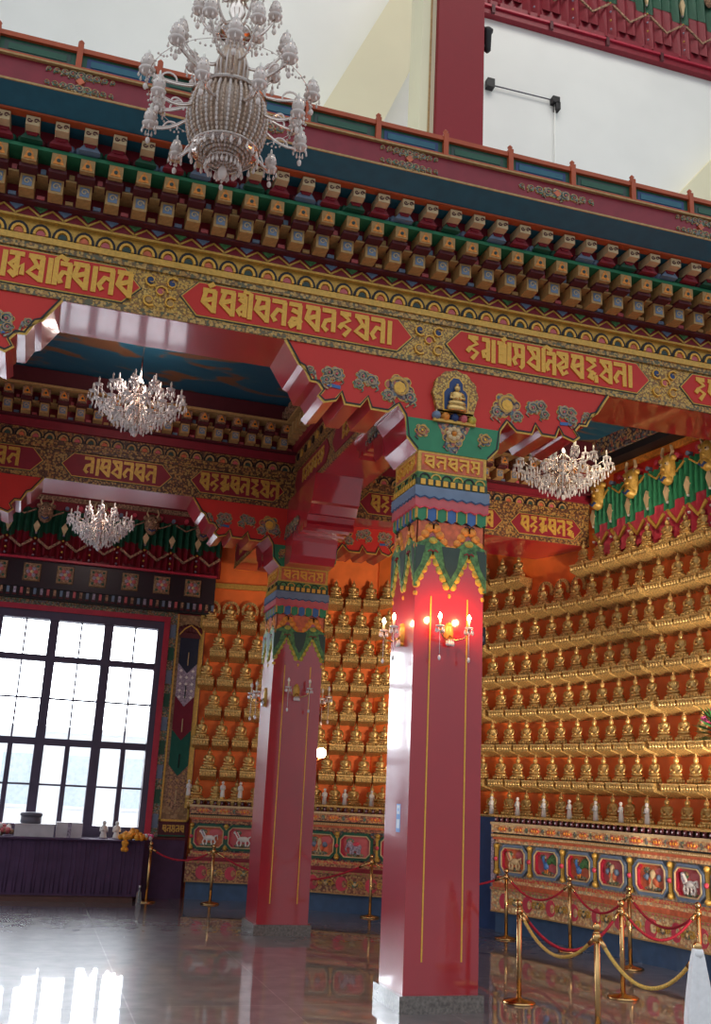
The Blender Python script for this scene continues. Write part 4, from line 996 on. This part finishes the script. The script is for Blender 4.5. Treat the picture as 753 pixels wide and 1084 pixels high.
# small white standing figures between the lowest Buddhas
def standing(F, us, z, label, group, v=.06):
    b = MB(); b.lathe((0, 0, 0), [(.030, 0), (.028, .03), (.022, .09), (.026, .12), (.010, .135)], 'white_figure', 10, 1, .8); b.ball((0, 0, .152), .018, 'white_figure', 8, 6)
    for q in (-1, 1): b.tube([(q*.024, 0, .118), (q*.03, -.01, .085), (0, -.028, .09)], .008, 'white_figure', 5)
    body = b.mesh('robed_body'); b = MB(); b.lathe((0, 0, -.025), [(.04, 0), (.034, .025)], 'gold_statue', 10); base = b.mesh('lotus_base')
    for i, u in enumerate(us):
        o = empty('standing_figurine', F(u, v, z), (label % ORD[i]) if '%s' in label else label, 'figurine', group, math.atan2(F.u.y, F.u.x)); o.scale = (1.2, 1.2, 1.35)
        local('robed_body', body, o); local('lotus_base', base, o)
def standing_curve(ds, label, group):
    for i, d in enumerate(ds):
        standing(on_curve(d), [0], 1.40, label.replace('%s', ORD[i]), group, .30)
def standing_m(ds, label, group):
    for i, d in enumerate(ds): standing(FM, [d], 1.40, label.replace('%s', ORD[i]), group, .30)
standing_curve([3.86-.46*i for i in range(8)], 'small white standing figurine among the lowest right wall Buddhas, %s from the left', 'white standing figurines, right wall')
standing_m([.92, 1.22, 1.62], 'small white standing figurine in the lowest tier between the pillars, %s from the left', 'white standing figurines between the pillars')
standing(FL, [.02, .52, .78], 1.43, 'small white standing figurine in the lowest tier beside the banner, %s from the left', 'white standing figurines beside the banner', .28)

# right wall valance, cornice
FV = Fr((6.80, 11.35, 0), (.13, -.99), (-.99, -.13))
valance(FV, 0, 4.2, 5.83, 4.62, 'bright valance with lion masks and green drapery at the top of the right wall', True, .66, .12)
b = MB(); b.box(FV, -.1, 4.2, -.2, .34, 5.92, 6.15, 'floral'); b.box(FV, -.1, 4.2, -.2, .30, 5.83, 5.92, 'black'); struct('trim_6', b)

# ------------------------------------------------------------------ chandeliers
def glassdrop(b, x, y, z, s, m='crystal'):
    b.lathe((x, y, z-.055*s), [(.001, 0), (.010*s, .012*s), (.008*s, .025*s), (.002*s, .05*s)], m, 6)
def big_arm(r0, r1, z0, zc, cup, m='crystal'):
    """one arm, local: starts at radius r0,z0, ends at r1, cup at zc"""
    b = MB(); dip = min(z0, zc)-.06
    pts = []
    for i in range(9):
        t = i/8; x = r0+(r1-r0)*t; z = (1-t)**2*z0+2*t*(1-t)*(dip-.03)+t*t*(zc-.02); pts.append((x, 0, z))
    b.tube(pts, .009, 'chrome', 6); b.tube([(p[0], .004, p[2]+.012) for p in pts], .007, m, 5)
    x = r1
    b.ribbon(Fr((0, 0, 0), (1, 0), (0, -1)), [(r0+(r1-r0)*(.62+.13*math.cos(3.4-.45*i)), dip+.035+.05*math.sin(3.4-.45*i)) for i in range(9)], .010, -.005, .005, m)
    arm = b.mesh('curved_arm')
    b = MB(); b.lathe((x, 0, zc-.03), [(.012, 0), (.05*cup, .012), (.062*cup, .03), (.055*cup, .034)], m, 14)
    b.lathe((x, 0, zc+.005), [(.018*cup, 0), (.040*cup, .015), (.052*cup, .045), (.046*cup, .075), (.028*cup, .090), (.034*cup, .105)], m, 14)
    for k in range(8): b.tube([(x+.05*cup*math.cos(k*PI/4), .05*cup*math.sin(k*PI/4), zc+.045), (x+.04*cup*math.cos(k*PI/4), .04*cup*math.sin(k*PI/4), zc+.085)], .005, 'chrome', 4)
    b.lathe((x, 0, zc+.10), [(.008, 0), (.008, .05), (.002, .065)], 'bulb_off', 6)
    cupm = b.mesh('glass_cup')
    b = MB()
    for k in range(7):
        a = k*2*PI/7; glassdrop(b, x+.055*cup*math.cos(a), .055*cup*math.sin(a), zc-.02, .9, m)
    b.tube([(x, 0, zc-.03), (x, 0, zc-.10)], .003, m, 4); b.ball((x, 0, zc-.13), .017, m, 8, 6, 1, 1, 1.5)
    b.ball((x, 0, zc-.085), .010, m, 6, 5)
    dr = b.mesh('crystal_drops')
    return arm, cupm, dr
def put_arms(R, meshes, n, ph, jit=0):
    for i in range(n):
        a = ph+i*2*PI/n
        o = local('curved_arm', meshes[0], R, (0, 0, 0), a); local('glass_cup', meshes[1], o); local('crystal_drops', meshes[2], o)
C1 = (.745, 6.0, 5.62)
R = empty('crystal_chandelier', C1, 'huge tiered crystal chandelier with a glass basket hanging before the front beam', 'chandelier', None, .3)
put_arms(R, big_arm(.17, .57, .60, .60, .95), 9, .1); put_arms(R, big_arm(.15, .53, .50, .32, .85), 9, .45)
put_arms(R, big_arm(.10, .37, .80, .95, .9), 7, .2); put_arms(R, big_arm(.08, .27, 1.10, 1.26, .85), 6, .5); put_arms(R, big_arm(.06, .16, 1.38, 1.52, .8), 5, .1)
b = MB(); prof = [(.02, .02), (.14, .03), (.215, .08), (.262, .17), (.285, .28), (.288, .39), (.272, .49), (.235, .57)]; prof = [(r*.95, z*.82+.07) for r, z in prof]
b.lathe((0, 0, .0), [(r*.93, z+.01) for r, z in prof], 'crystal_warm', 36)
for k in range(44):
    a = k*2*PI/44
    for i in range(len(prof)-1):
        r0, z0 = prof[i]; r1, z1 = prof[i+1]
        for t in (0, .34, .67): b.ball(((r0+(r1-r0)*t)*math.cos(a), (r0+(r1-r0)*t)*math.sin(a), z0+(z1-z0)*t), .0115, ('crystal', 'crystal_warm')[k % 2], 6, 4, 1, 1, 1.6)
b.lathe((0, 0, .535), [(.235, 0), (.262, .012), (.24, .03), (.10, .045)], 'chrome', 30); b.ball((0, 0, -.04), .035, 'crystal', 10, 6, 1, 1, 1.5)
local('crystal_basket', b.mesh('crystal_basket'), R)
b = MB(); b.lathe((0, 0, .58), [(.07, 0), (.06, .03), (.085, .07), (.10, .16), (.105, .26), (.09, .34), (.05, .38), (.06, .42), (.04, .47)], 'crystal_warm', 16)
for k in range(16):
    a = k*PI/8; b.tube([(.108*math.cos(a), .108*math.sin(a), .64), (.115*math.cos(a), .115*math.sin(a), .80), (.06*math.cos(a), .06*math.sin(a), .98)], .008, 'crystal', 5)
b.lathe((0, 0, 1.04), [(.05, 0), (.11, .03), (.12, .06), (.06, .08), (.035, .16), (.06, .22), (.05, .30), (.03, .34)], 'chrome', 16)
b.lathe((0, 0, 1.38), [(.04, 0), (.08, .03), (.03, .08), (.03, .3), (.05, .36), (.01, .42)], 'crystal_warm', 14)
local('central_column', b.mesh('central_column'), R)
b = MB(); b.tube([(0, 0, 1.8), (0, 0, 6.4)], .012, 'brass', 6); 
for k in range(30): b.ball((0, 0, 1.85+k*.15), .022, 'brass', 6, 4, 1, .4, 1.6)
b.lathe((0, 0, 6.36), [(.02, 0), (.10, .03), (.11, .06)], 'brass', 14); local('chain', b.mesh('chain'), R)
b = MB()
for k in range(24):
    a = k*PI/12; glassdrop(b, .23*math.cos(a), .23*math.sin(a), .12, 1.3); glassdrop(b, .12*math.cos(a), .12*math.sin(a), .04, 1.2)
for k in range(12):
    a0 = .1+k*PI/6; a1 = a0+PI/6
    for j in range(9):
        t = j/8; a = a0+(a1-a0)*t; b.ball((.56*math.cos(a), .56*math.sin(a), .60-.09*math.sin(PI*t)), .009, 'crystal', 5, 4)
b.lathe((0, 0, .12), [(.235, 0), (.238, .004), (.235, .008)], 'chrome', 24)
for r_, z_ in ((.56, .57), (.23, .12), (.12, .04)): b.tube([(r_*math.cos(q*PI/18), r_*math.sin(q*PI/18), z_) for q in range(37)], .003, 'chrome', 4)
local('bead_swags', b.mesh('bead_swags'), R)

def small_chandelier(c, rad, label, ztop, ph=0.):
    R = empty('crystal_chandelier', c, label, 'chandelier', None, ph); k_ = rad/.48
    def arm(r1, zc, z0):
        b = MB(); b.tube([(.03, 0, z0), (r1*.4, 0, zc-.09), (r1*.8, 0, zc-.06), (r1, 0, zc-.01)], .006, 'chrome', 5); a = b.mesh('curved_arm')
        b = MB(); b.lathe((r1, 0, zc-.01), [(.010, 0), (.042, .012), (.045, .022)], 'crystal_white', 10); b.lathe((r1, 0, zc+.01), [(.009, 0), (.009, .05), (.012, .055), (.003, .085)], 'bulb_off', 6); cp = b.mesh('glass_cup')
        b = MB()
        for k in range(6):
            q = k*PI/3; b.lathe((r1+.042*math.cos(q), .042*math.sin(q), zc-.08), [(.001, 0), (.010, .015), (.008, .03), (.002, .075)], 'crystal_white', 5)
        for t in (.55, .75): b.lathe((r1*t, 0, zc-.16), [(.001, 0), (.010, .02), (.002, .08)], 'crystal_white', 5)
        b.ball((r1, 0, zc-.09), .012, 'crystal_white', 6, 5, 1, 1, 1.6); d = b.mesh('crystal_drops')
        return a, cp, d
    put_arms(R, arm(.46*k_, .36, .42), 14, 0); put_arms(R, arm(.36*k_, .26, .36), 12, .15); put_arms(R, arm(.24*k_, .16, .30), 9, .3)
    put_arms(R, arm(.22*k_, .50, .50), 6, .2)
    b = MB()
    for r, z, n in ((.17, .14, 14), (.11, .07, 10), (.05, .02, 6), (.30, .24, 20)):
        for k in range(n): q = k*2*PI/n; b.lathe((r*k_*math.cos(q), r*k_*math.sin(q), z-.05), [(.001, 0), (.012, .02), (.009, .05), (.002, .10)], 'crystal_white', 5)
    b.ball((0, 0, -.03), .028, 'crystal_white', 8, 6, 1, 1, 1.3); [b.tube([(r*k_*math.cos(q*PI/12), r*k_*math.sin(q*PI/12), z+.05) for q in range(25)], .003, 'chrome', 4) for r, z in ((.17, .14), (.11, .07), (.05, .02), (.30, .24))]
    [b.tube([(.05*k_*math.cos(q), .05*k_*math.sin(q), .07), (.30*k_*math.cos(q), .30*k_*math.sin(q), .29)], .003, 'chrome', 4) for q in (0, 1.57, 3.14, 4.71)]
    local('hanging_prisms', b.mesh('hanging_prisms'), R)
    b = MB(); b.lathe((0, 0, 0), [(.01, 0), (.05, .04), (.03, .10), (.06, .20), (.045, .30), (.02, .36), (.035, .44), (.05, .5), (.015, .58)], 'chrome', 14); b.tube([(0, 0, .55), (0, 0, ztop-c[2]-.02)], .008, 'chrome', 6); b.lathe((0, 0, ztop-c[2]-.05), [(.02, 0), (.07, .03), (.07, .05)], 'chrome', 12); local('central_stem', b.mesh('central_stem'), R)
def glow(p, e):
    ld = bpy.data.lights.new('chandelier_fill', 'POINT'); ld.energy = e; ld.color = (1, .82, .74); ld.shadow_soft_size = .2
    o = bpy.data.objects.new('chandelier_fill', ld); COL.objects.link(o); o.location = p; o['kind'] = 'light'
glow((.60, 10.0, 5.62), 20); glow((.50, 13.5, 5.25), 20); glow((5.5, 9.9, 5.7), 6)  # point fills added to lighten the bays; chandelier bulbs themselves are unlit
small_chandelier((.60, 10.0, 5.05), .48, 'crystal chandelier with candle arms in the left bay behind the front beam', 6.15)
small_chandelier((.50, 13.5, 4.58), .42, 'smallest crystal chandelier, in front of the window wall', 6.15, .2)
small_chandelier((5.50, 10.0, 5.02), .56, 'crystal chandelier in the right bay behind the nearest pillar\'s bracket', 6.15, .4)

# ------------------------------------------------------------------ wall sconces
def sconce(origin, u, n, label, lit, s=1., warm=(1., .55, .25), pw=6):
    F = Fr(origin, u, n); c = F(0, 0, 0)
    R = empty('crystal_wall_sconce', tuple(c), label, 'wall lamp')
    b = MB(); b.dome(F, 0, 0, .045*s, 0, .03, 'gold_paint', 12, .09*s); b.dome(F, 0, .07*s, .022*s, 0, .03, 'gold_letter', 8); b.dome(F, 0, -.09*s, .02*s, 0, .03, 'gold_letter', 8)
    for k in range(5): glassdrop(b, *F(-.03+.015*k, .04, -.05), 1.2*s, 'crystal_white')
    b.build('back_plate', R)
    for q in (-1, 1):
        b = MB(); e = F(q*.13*s, .13*s, .02*s)
        b.tube([F(0, .02, -.02), F(q*.04*s, .07*s, -.07*s), F(q*.10*s, .12*s, -.05*s), e], .007*s, 'brass', 6)
        arm = b.build('lamp_arm', R)
        b = MB(); b.lathe(e, [(.012*s, 0), (.036*s, .008*s), (.038*s, .018*s)], 'crystal_white', 12); b.lathe(Vector(e)+Vector((0, 0, .018*s)), [(.010*s, 0), (.010*s, .055*s)], 'cream_light', 8)
        for k in range(7): glassdrop(b, e[0]+.034*s*math.cos(k), e[1]+.034*s*math.sin(k), e[2]+.005, .9*s, 'crystal_white')
        b.tube([Vector(e), Vector(e)-Vector((0, 0, .22*s))], .0025*s, 'crystal_white', 4); b.ball(Vector(e)-Vector((0, 0, .25*s)), .014*s, 'crystal_white', 6, 5, 1, 1, 1.7)
        b.build('drip_dish', arm)
        b = MB(); b.lathe(Vector(e)+Vector((0, 0, .073*s)), [(.008*s, 0), (.017*s, .018*s), (.013*s, .035*s), (.002*s, .055*s)], 'bulb' if lit else 'bulb_off', 10); b.build('candle_bulb', arm)
        if lit:
            ld = bpy.data.lights.new('bulb_light', 'POINT'); ld.energy = pw; ld.color = warm; ld.shadow_soft_size = .03
            lo = bpy.data.objects.new('bulb_light', ld); COL.objects.link(lo); lo.location = Vector(e)+Vector((0, 0, .10*s))+F.n*.035; lo['kind'] = 'light'
    return R
sconce((3.218, 7.84, 2.92), (1, 0), (0, -1), 'lit crystal candle sconce on the front face of the nearest pillar', True, 1.0, (1, .30, .10), 7)
sconce((2.9055, 8.10, 2.92), (0, 1), (-1, 0), 'lit crystal candle sconce on the left face of the nearest pillar', True, 1.0, (1, .35, .14), 3)
sconce((2.925, 11.86, 2.72), (1, 0), (0, -1), 'unlit crystal candle sconce on the front face of the farther pillar', False)
sconce((2.625, 12.16, 2.66), (0, 1), (-1, 0), 'unlit crystal candle sconce on the left face of the farther pillar', False, 1.15)
sconce((3.225, 12.16, 2.66), (0, 1), (1, 0), 'unlit crystal candle sconce on the right face of the farther pillar', False, 1.15)
R = empty('globe_lamp', (3.225, 12.20, 1.93), 'single glowing round lamp at the right side of the farther pillar', 'lamp')
b = MB(); b.tube([(3.225, 12.2, 1.95), (3.30, 12.15, 1.93), (3.34, 12.1, 1.97)], .012, 'brass', 6); b.lathe((3.34, 12.1, 1.965), [(.02, 0), (.03, .015)], 'brass', 10); b.build('lamp_arm', R)
b = MB(); b.ball((3.34, 12.1, 2.03), .062, 'bulb', 16, 10); b.build('lamp_globe', R)
ld = bpy.data.lights.new('bulb_light', 'POINT'); ld.energy = 5; ld.color = (1, .6, .3); ld.shadow_soft_size = .07
lo = bpy.data.objects.new('bulb_light', ld); COL.objects.link(lo); lo.location = (3.40, 12.0, 2.0)

# loudspeaker on the near pillar, sticker
R = empty('loudspeaker', (3.58, 8.2, 2.9), 'small black box loudspeaker fixed to the right side of the nearest pillar', 'speaker')
b = MB(); b.frus(Fr((3.60, 8.05, 0), (1, 0), (0, -1)), -.055, .055, -.10, .01, 2.88, 3.04, .006, 'black'); b.box(Fr((3.5, 8.15, 0)), .03, .06, -.02, .02, 2.93, 2.97, 'black'); b.build('cabinet', R)
b = MB(); b.disk(Fr((3.60, 8.04, 0)), 0, 2.93, .035, 0, .006, 'box_grey', 14); b.disk(Fr((3.60, 8.04, 0)), 0, 3.0, .018, 0, .006, 'box_grey', 12); b.build('grille', R)
FS = Fr((2.9055, 8.06, 0), (0, 1), (-1, 0)); b = MB(); b.box(FS, -.045, .045, 0, .002, 1.30, 1.52, 'sticker_blue'); b.box(FS, -.035, .035, .002, .003, 1.44, 1.51, 'sticker_white'); b.disk(FS, 0, 1.475, .014, .003, .004, 'sticker_blue', 8); b.box(FS, -.035, .035, .002, .003, 1.33, 1.40, 'sticker_white')
tag(b.build('wall_notice'), 'small blue and white notice stuck on the left face of the nearest pillar', 'notice')

# ------------------------------------------------------------------ stanchions and ropes
ST = [((4.04, 8.16), 'brass stanchion just right of the nearest pillar, holding the yellow rope'),
      ((5.633, 11.723), 'brass stanchion farthest back by the right altar, next to the pillar edge'),
      ((5.948, 10.755), 'brass stanchion second from the pillar in the row close to the right altar'),
      ((5.088, 8.29), 'brass stanchion in the middle of the right group, wide base visible'),
      ((6.042, 9.691), 'brass stanchion third from the pillar in the row close to the right altar'),
      ((3.93, 6.73), 'brass stanchion in the foreground holding both yellow ropes, base out of view'),
      ((4.12, 5.84), 'brass stanchion hung with a white silk scarf at the right edge'),
      ((5.83, 8.23), 'brass stanchion at the right edge behind the one with the white scarf'),
      ((2.615, 14.87), 'brass stanchion in front of the altar left of the farther pillar'),
      ((1.749, 15.0), 'leftmost brass stanchion, in front of the dark counter'),
      ((4.544, 13.60), 'brass stanchion seen between the two pillars')]
HS = .79
b = MB(); b.lathe((0, 0, 0), [(.135, 0), (.135, .012), (.12, .022), (.03, .035), (.022, .045)], 'brass', 24); base_m = b.mesh('round_base')
b = MB(); b.lathe((0, 0, .04), [(.021, 0), (.021, HS-.14)], 'brass', 12); b.lathe((0, 0, HS-.12), [(.022, 0), (.030, .005), (.030, .045), (.022, .05)], 'brass', 14); pole_m = b.mesh('pole')
b = MB(); b.lathe((0, 0, HS-.07), [(.022, 0), (.026, .008), (.012, .016)], 'brass', 12); b.ball((0, 0, HS-.026), .030, 'brass', 14, 8); fin_m = b.mesh('ball_finial')
for (x, y), lb in ST:
    o = empty('rope_stanchion', (x, y, 0), lb, 'stanchion', 'brass rope stanchions')
    local('round_base', base_m, o); local('pole', pole_m, o); local('ball_finial', fin_m, o)
def rope(a, c, sag, m, label, r=.013):
    A = Vector((*ST[a][0], HS-.10)); Bv = Vector((*ST[c][0], HS-.10)) if not isinstance(c, tuple) else Vector(c)
    d = (Bv-A); d.z = 0; d = d.normalized(); A = A+d*.03; Bv = Bv-d*.03
    pts = [A+(Bv-A)*(i/16)+Vector((0, 0, -sag*4*(i/16)*(1-i/16))) for i in range(17)]
    R = empty('barrier_rope', tuple(A), label, 'rope')
    b = MB(); b.tube(pts, r, m, 8); b.build('rope_cord', R)
    b = MB(); b.tube(pts[:2], r*1.25, 'brass', 8); b.tube(pts[-2:], r*1.25, 'brass', 8); b.build('end_hooks', R)
rope(1, 2, .20, 'rope_red', 'red rope sagging between the two farthest stanchions by the right altar')
rope(2, 4, .22, 'rope_red', 'red rope between the second and third stanchions close to the right altar')
rope(4, 7, .20, 'rope_red', 'red rope from the third altar stanchion to the one at the right edge')
rope(0, 3, .30, 'rope_red', 'long dark red rope from the stanchion by the nearest pillar to the middle one')
rope(3, 7, .22, 'rope_red', 'dark red rope from the middle stanchion to the right edge')
rope(0, 5, .22, 'rope_gold', 'yellow rope from the stanchion by the nearest pillar to the foreground one')
rope(5, 6, .24, 'rope_gold', 'yellow rope from the foreground stanchion to the one with the scarf')
rope(9, 8, .13, 'rope_red', 'red rope in front of the counter and left altar')
rope(8, 10, .30, 'rope_red', 'red rope passing behind the farther pillar')
rope(10, 1, .20, 'rope_red', 'red rope passing behind the nearest pillar')
# scarf
R = empty('silk_scarf', (4.12, 5.84, .70), 'white silk offering scarf hanging from the stanchion at the right edge', 'scarf')
b = MB(); N = 60; rows = 20; P = []; fs = []
for j in range(rows+1):
    t = j/rows; z = .745-.72*t; w = .030+.050*min(1, t*1.8)**.7
    for i in range(N):
        a = i*2*PI/N; rr = w*(1+.20*math.cos(5*a+1.2*t)*min(1, .3+t*2)+.10*math.sin(9*a+t))
        P.append((4.12+rr*math.cos(a)*1.15, 5.84+rr*math.sin(a)*.8, z))
for j in range(rows):
    fs += [(j*N+i, j*N+(i+1) % N, (j+1)*N+(i+1) % N, (j+1)*N+i) for i in range(N)]
b.add(P, fs, 'white_cloth', True); b.build('scarf_cloth', R)
b = MB(); b.lathe((4.12, 5.84, .70), [(.030, 0), (.040, .02), (.036, .045), (.026, .055)], 'white_cloth', 14); b.build('knot', R)

# flower stand at the right edge
fx, fy = 6.22, 8.30
R = empty('flower_arrangement', (fx, fy, 0), 'green leaves and pink blossoms of a tall arrangement at the right edge', 'flowers')
b = MB(); b.lathe((fx+.08, fy, 0), [(.14, 0), (.12, .04), (.03, .08), (.03, 1.85), (.05, 1.90), (.14, 2.05), (.15, 2.22), (.12, 2.24)], 'brass', 20); b.build('tall_vase', R)
b = MB(); random.seed(3)
for i in range(60):
    a = random.random()*2*PI; el = random.random()*1.2-.1; L = .18+.12*random.random(); c0 = Vector((fx+.08, fy, 2.26)); d = Vector((math.cos(a)*math.cos(el), math.sin(a)*math.cos(el), math.sin(el)))
    q = c0+d*L; s_ = d.cross(Vector((0, 0, 1))).normalized()*.028
    b.tube([c0, c0+d*L*.6], .004, 'plant_leaf', 4); b.add([c0+d*L*.5, q+s_, c0+d*(L+.12), q-s_, q+Vector((0, 0, .012))], [(0, 1, 4), (1, 2, 4), (2, 3, 4), (3, 0, 4)], 'plant_leaf')
b.build('foliage', R); b = MB()
for i in range(14):
    a = random.random()*2*PI; el = .2+random.random()*.9; d = Vector((math.cos(a)*math.cos(el), math.sin(a)*math.cos(el), math.sin(el)))
    q = Vector((fx+.08, fy, 2.28))+d*.26
    for k in range(5): b.ball(q+Vector((.022*math.cos(k*1.26), 0, .022*math.sin(k*1.26))), .018, 'petal_pink', 6, 4)
b.build('pink_blossoms', R)

# ------------------------------------------------------------------ upper level
b = MB(); b.box(ID, -9, 20, 13.2, 13.5, 6.4, 20, 'white_wall'); struct('wall_upper_back', b)
b = MB(); b.box(ID, -3.2, 9, 8.0, 13.3, 6.4, 6.88, 'white_wall'); struct('floor_upper', b)
b = MB(); b.box(ID, -9, 20, 3.0, 13.5, 20, 20.3, 'vault_white'); struct('ceiling_upper', b)
def rib(pts, y0, y1, m, name):
    b = MB(); b.poly(ID, pts, y0, y1, m); return struct(name, b)
rib([(2.2, 9.7), (3.25, 9.7), (4.95, 14.1), (6.4, 18.5), (5.9, 18.5), (4.19, 14.3)], 12.7, 13.2, 'vault_cream', 'trim_7')
rib([(8.0, 10.0), (8.7, 10.2), (10.4, 12.0), (12.0, 14.2), (11.6, 14.2), (10.2, 12.7)], 12.9, 13.2, 'vault_cream', 'trim_8')
R = empty('upper_pillar', (4.19, 10.5, 6.88), 'plain crimson upper gallery pillar rising behind the rail', 'pillar')
b = MB(); b.box(ID, 3.87, 4.51, 10.2, 10.75, 6.88, 20, 'crimson_matte'); b.build('shaft', R)
b = MB(); b.box(ID, 3.68, 3.87, 10.3, 10.75, 6.88, 20, 'vault_cream'); b.box(ID, 3.79, 3.81, 10.28, 10.3, 6.88, 20, 'tan'); b.build('cream_side_strip', R)
FU = Fr((0, 13.2, 0), (1, 0), (0, -1))
valance(FU, 5.2, 13.5, 16.9, 14.72, 'upper valance with green and red drapery at the top right corner', False, 1.5, .6)  # darker drapery colours stand in for the shade up here
b = MB(); b.box(FU, 5.2, 13.5, 0, .12, 14.44, 14.72, 'maroon'); b.box(FU, 5.2, 13.5, .12, .16, 14.56, 14.60, 'window_red')
for i in range(9): b.box(FU, 5.9+i*1.1, 5.96+i*1.1, .12, .17, 14.44, 14.60, 'dark_maroon')
struct('trim_9', b)
R = empty('conduit_pipe', (7.14, 13.15, 11.8), 'thin dark conduit with two small junction boxes on the upper white wall', 'pipe')
b = MB(); b.tube([(5.9, 13.15, 13.08), (7.14, 13.15, 13.10)], .012, 'box_grey', 6); b.tube([(7.14, 13.15, 13.10), (7.12, 13.15, 10.5)], .014, 'white_wall', 6); b.build('tube', R)
b = MB(); b.box(ID, 5.86, 5.99, 13.08, 13.198, 13.0, 13.16, 'black'); b.build('junction_box', R)
b = MB(); b.box(ID, 7.07, 7.20, 13.08, 13.198, 13.02, 13.14, 'black'); b.box(ID, 7.13, 7.21, 13.08, 13.198, 12.9, 13.04, 'black'); b.build('junction_box', R)
R = empty('wall_lantern', (4.58, 10.3, 11.1), 'small black lantern on the side of the upper crimson pillar', 'wall lamp')
b = MB(); b.box(ID, 4.51, 4.56, 10.28, 10.32, 11.42, 11.46, 'black'); b.box(ID, 4.51, 4.56, 10.28, 10.32, 11.14, 11.18, 'black'); b.build('bracket', R)
b = MB(); b.lathe((4.60, 10.3, 11.08), [(.02, 0), (.05, .04), (.06, .30), (.08, .34), (.02, .40)], 'black', 8); b.build('lantern_body', R)

# ------------------------------------------------------------------ outside
R = empty('outside_building', (2, 44, 0), 'pale building seen faintly through the window', 'building')
b = MB(); FO = Fr((0, 40, 0), (1, 0), (0, -1)); b.box(FO, -30, 14, -8, 0, -1, 3.2, 'facade'); b.box(FO, -30, 14, -8, .4, 3.2, 3.4, 'facade'); b.build('wall', R)
for i in range(14):
    b = MB(); b.box(FO, -12+i*2.2, -10.8+i*2.2, 0, .06, .6, 2.4, 'facade_glass'); b.box(FO, -12.1+i*2.2, -10.7+i*2.2, 0, .12, .5, .6, 'facade'); b.build('window', R)
b = MB(); b.box(ID, -60, 60, 16.7, 120, -.6, -.4, 'pavement'); g = struct('floor_outside', b)

# ------------------------------------------------------------------ light
W = bpy.data.worlds.new('sky'); S.world = W; W.use_nodes = True; nt = W.node_tree; bg = nt.nodes['Background']
tc = nt.nodes.new('ShaderNodeTexCoord'); sx = nt.nodes.new('ShaderNodeSeparateXYZ'); nt.links.new(tc.outputs['Generated'], sx.inputs[0])
def mrange(sock, a, c, d, e):
    m_ = nt.nodes.new('ShaderNodeMapRange'); m_.interpolation_type = 'SMOOTHSTEP'
    for i_, v_ in enumerate((a, c, d, e)): m_.inputs[i_+1].default_value = v_
    nt.links.new(sock, m_.inputs[0]); return m_.outputs[0]
up = mrange(sx.outputs['Z'], -.1, .7, .35, 1.35)         # brighter overhead
fw = mrange(sx.outputs['Y'], .45, .9, 0., 14.)            # glare of the low bright sky beyond the window wall
ad = nt.nodes.new('ShaderNodeMath'); ad.operation = 'ADD'; nt.links.new(up, ad.inputs[0]); nt.links.new(fw, ad.inputs[1]); nt.links.new(ad.outputs[0], bg.inputs['Strength'])
bg.inputs['Color'].default_value = (.86, .93, 1, 1)
def area(loc, look, sx_, sy_, e, col, spr=100):
    ld = bpy.data.lights.new('added_fill', 'AREA'); ld.shape = 'RECTANGLE'; ld.size = sx_; ld.size_y = sy_; ld.energy = e; ld.color = col; ld.spread = math.radians(spr)
    o = bpy.data.objects.new('added_fill', ld); COL.objects.link(o); o.location = loc; o['kind'] = 'light'
    o.rotation_euler = (Vector(look)-Vector(loc)).to_track_quat('-Z', 'Y').to_euler()
area((5, 8.5, 19.3), (5, 13.2, 12.5), 10, 3, 300, (1, .97, .90), 140)          # added fill above the view, whitens the upper hall wall
area((6.1, 5.2, .7), (6.9, 11.4, 3.2), 1.6, .6, 95, (1, .84, .66), 62)  # added warm fill out of view on the right, brightens the Buddha wall
area((5.6, 9.3, 6.05), (6.95, 11.2, 3.0), 1.2, .5, 8, (1, .80, .55), 90)      # added warm fill hidden behind the front beam, towards the Buddha wall
S.view_settings.view_transform = 'Standard'; S.view_settings.look = 'None'; S.view_settings.gamma = 1; S.view_settings.exposure = 0.0
S.view_settings.use_curve_mapping = False

# ------------------------------------------------------------------ camera
cam = bpy.data.cameras.new('camera'); co = bpy.data.objects.new('camera', cam); COL.objects.link(co)
cam.sensor_fit = 'VERTICAL'; cam.sensor_height = 24; cam.lens = 24*1066.7/1084; cam.clip_end = 300
Rm = Matrix(((.95307003, -.12264285, -.27679642), (-.29918949, -.2417401, -.92306412), (.04629442, .96255933, -.2670887)))
co.matrix_world = Matrix.Translation((0, 0, 1.6)) @ Rm.to_4x4()
S.camera = co
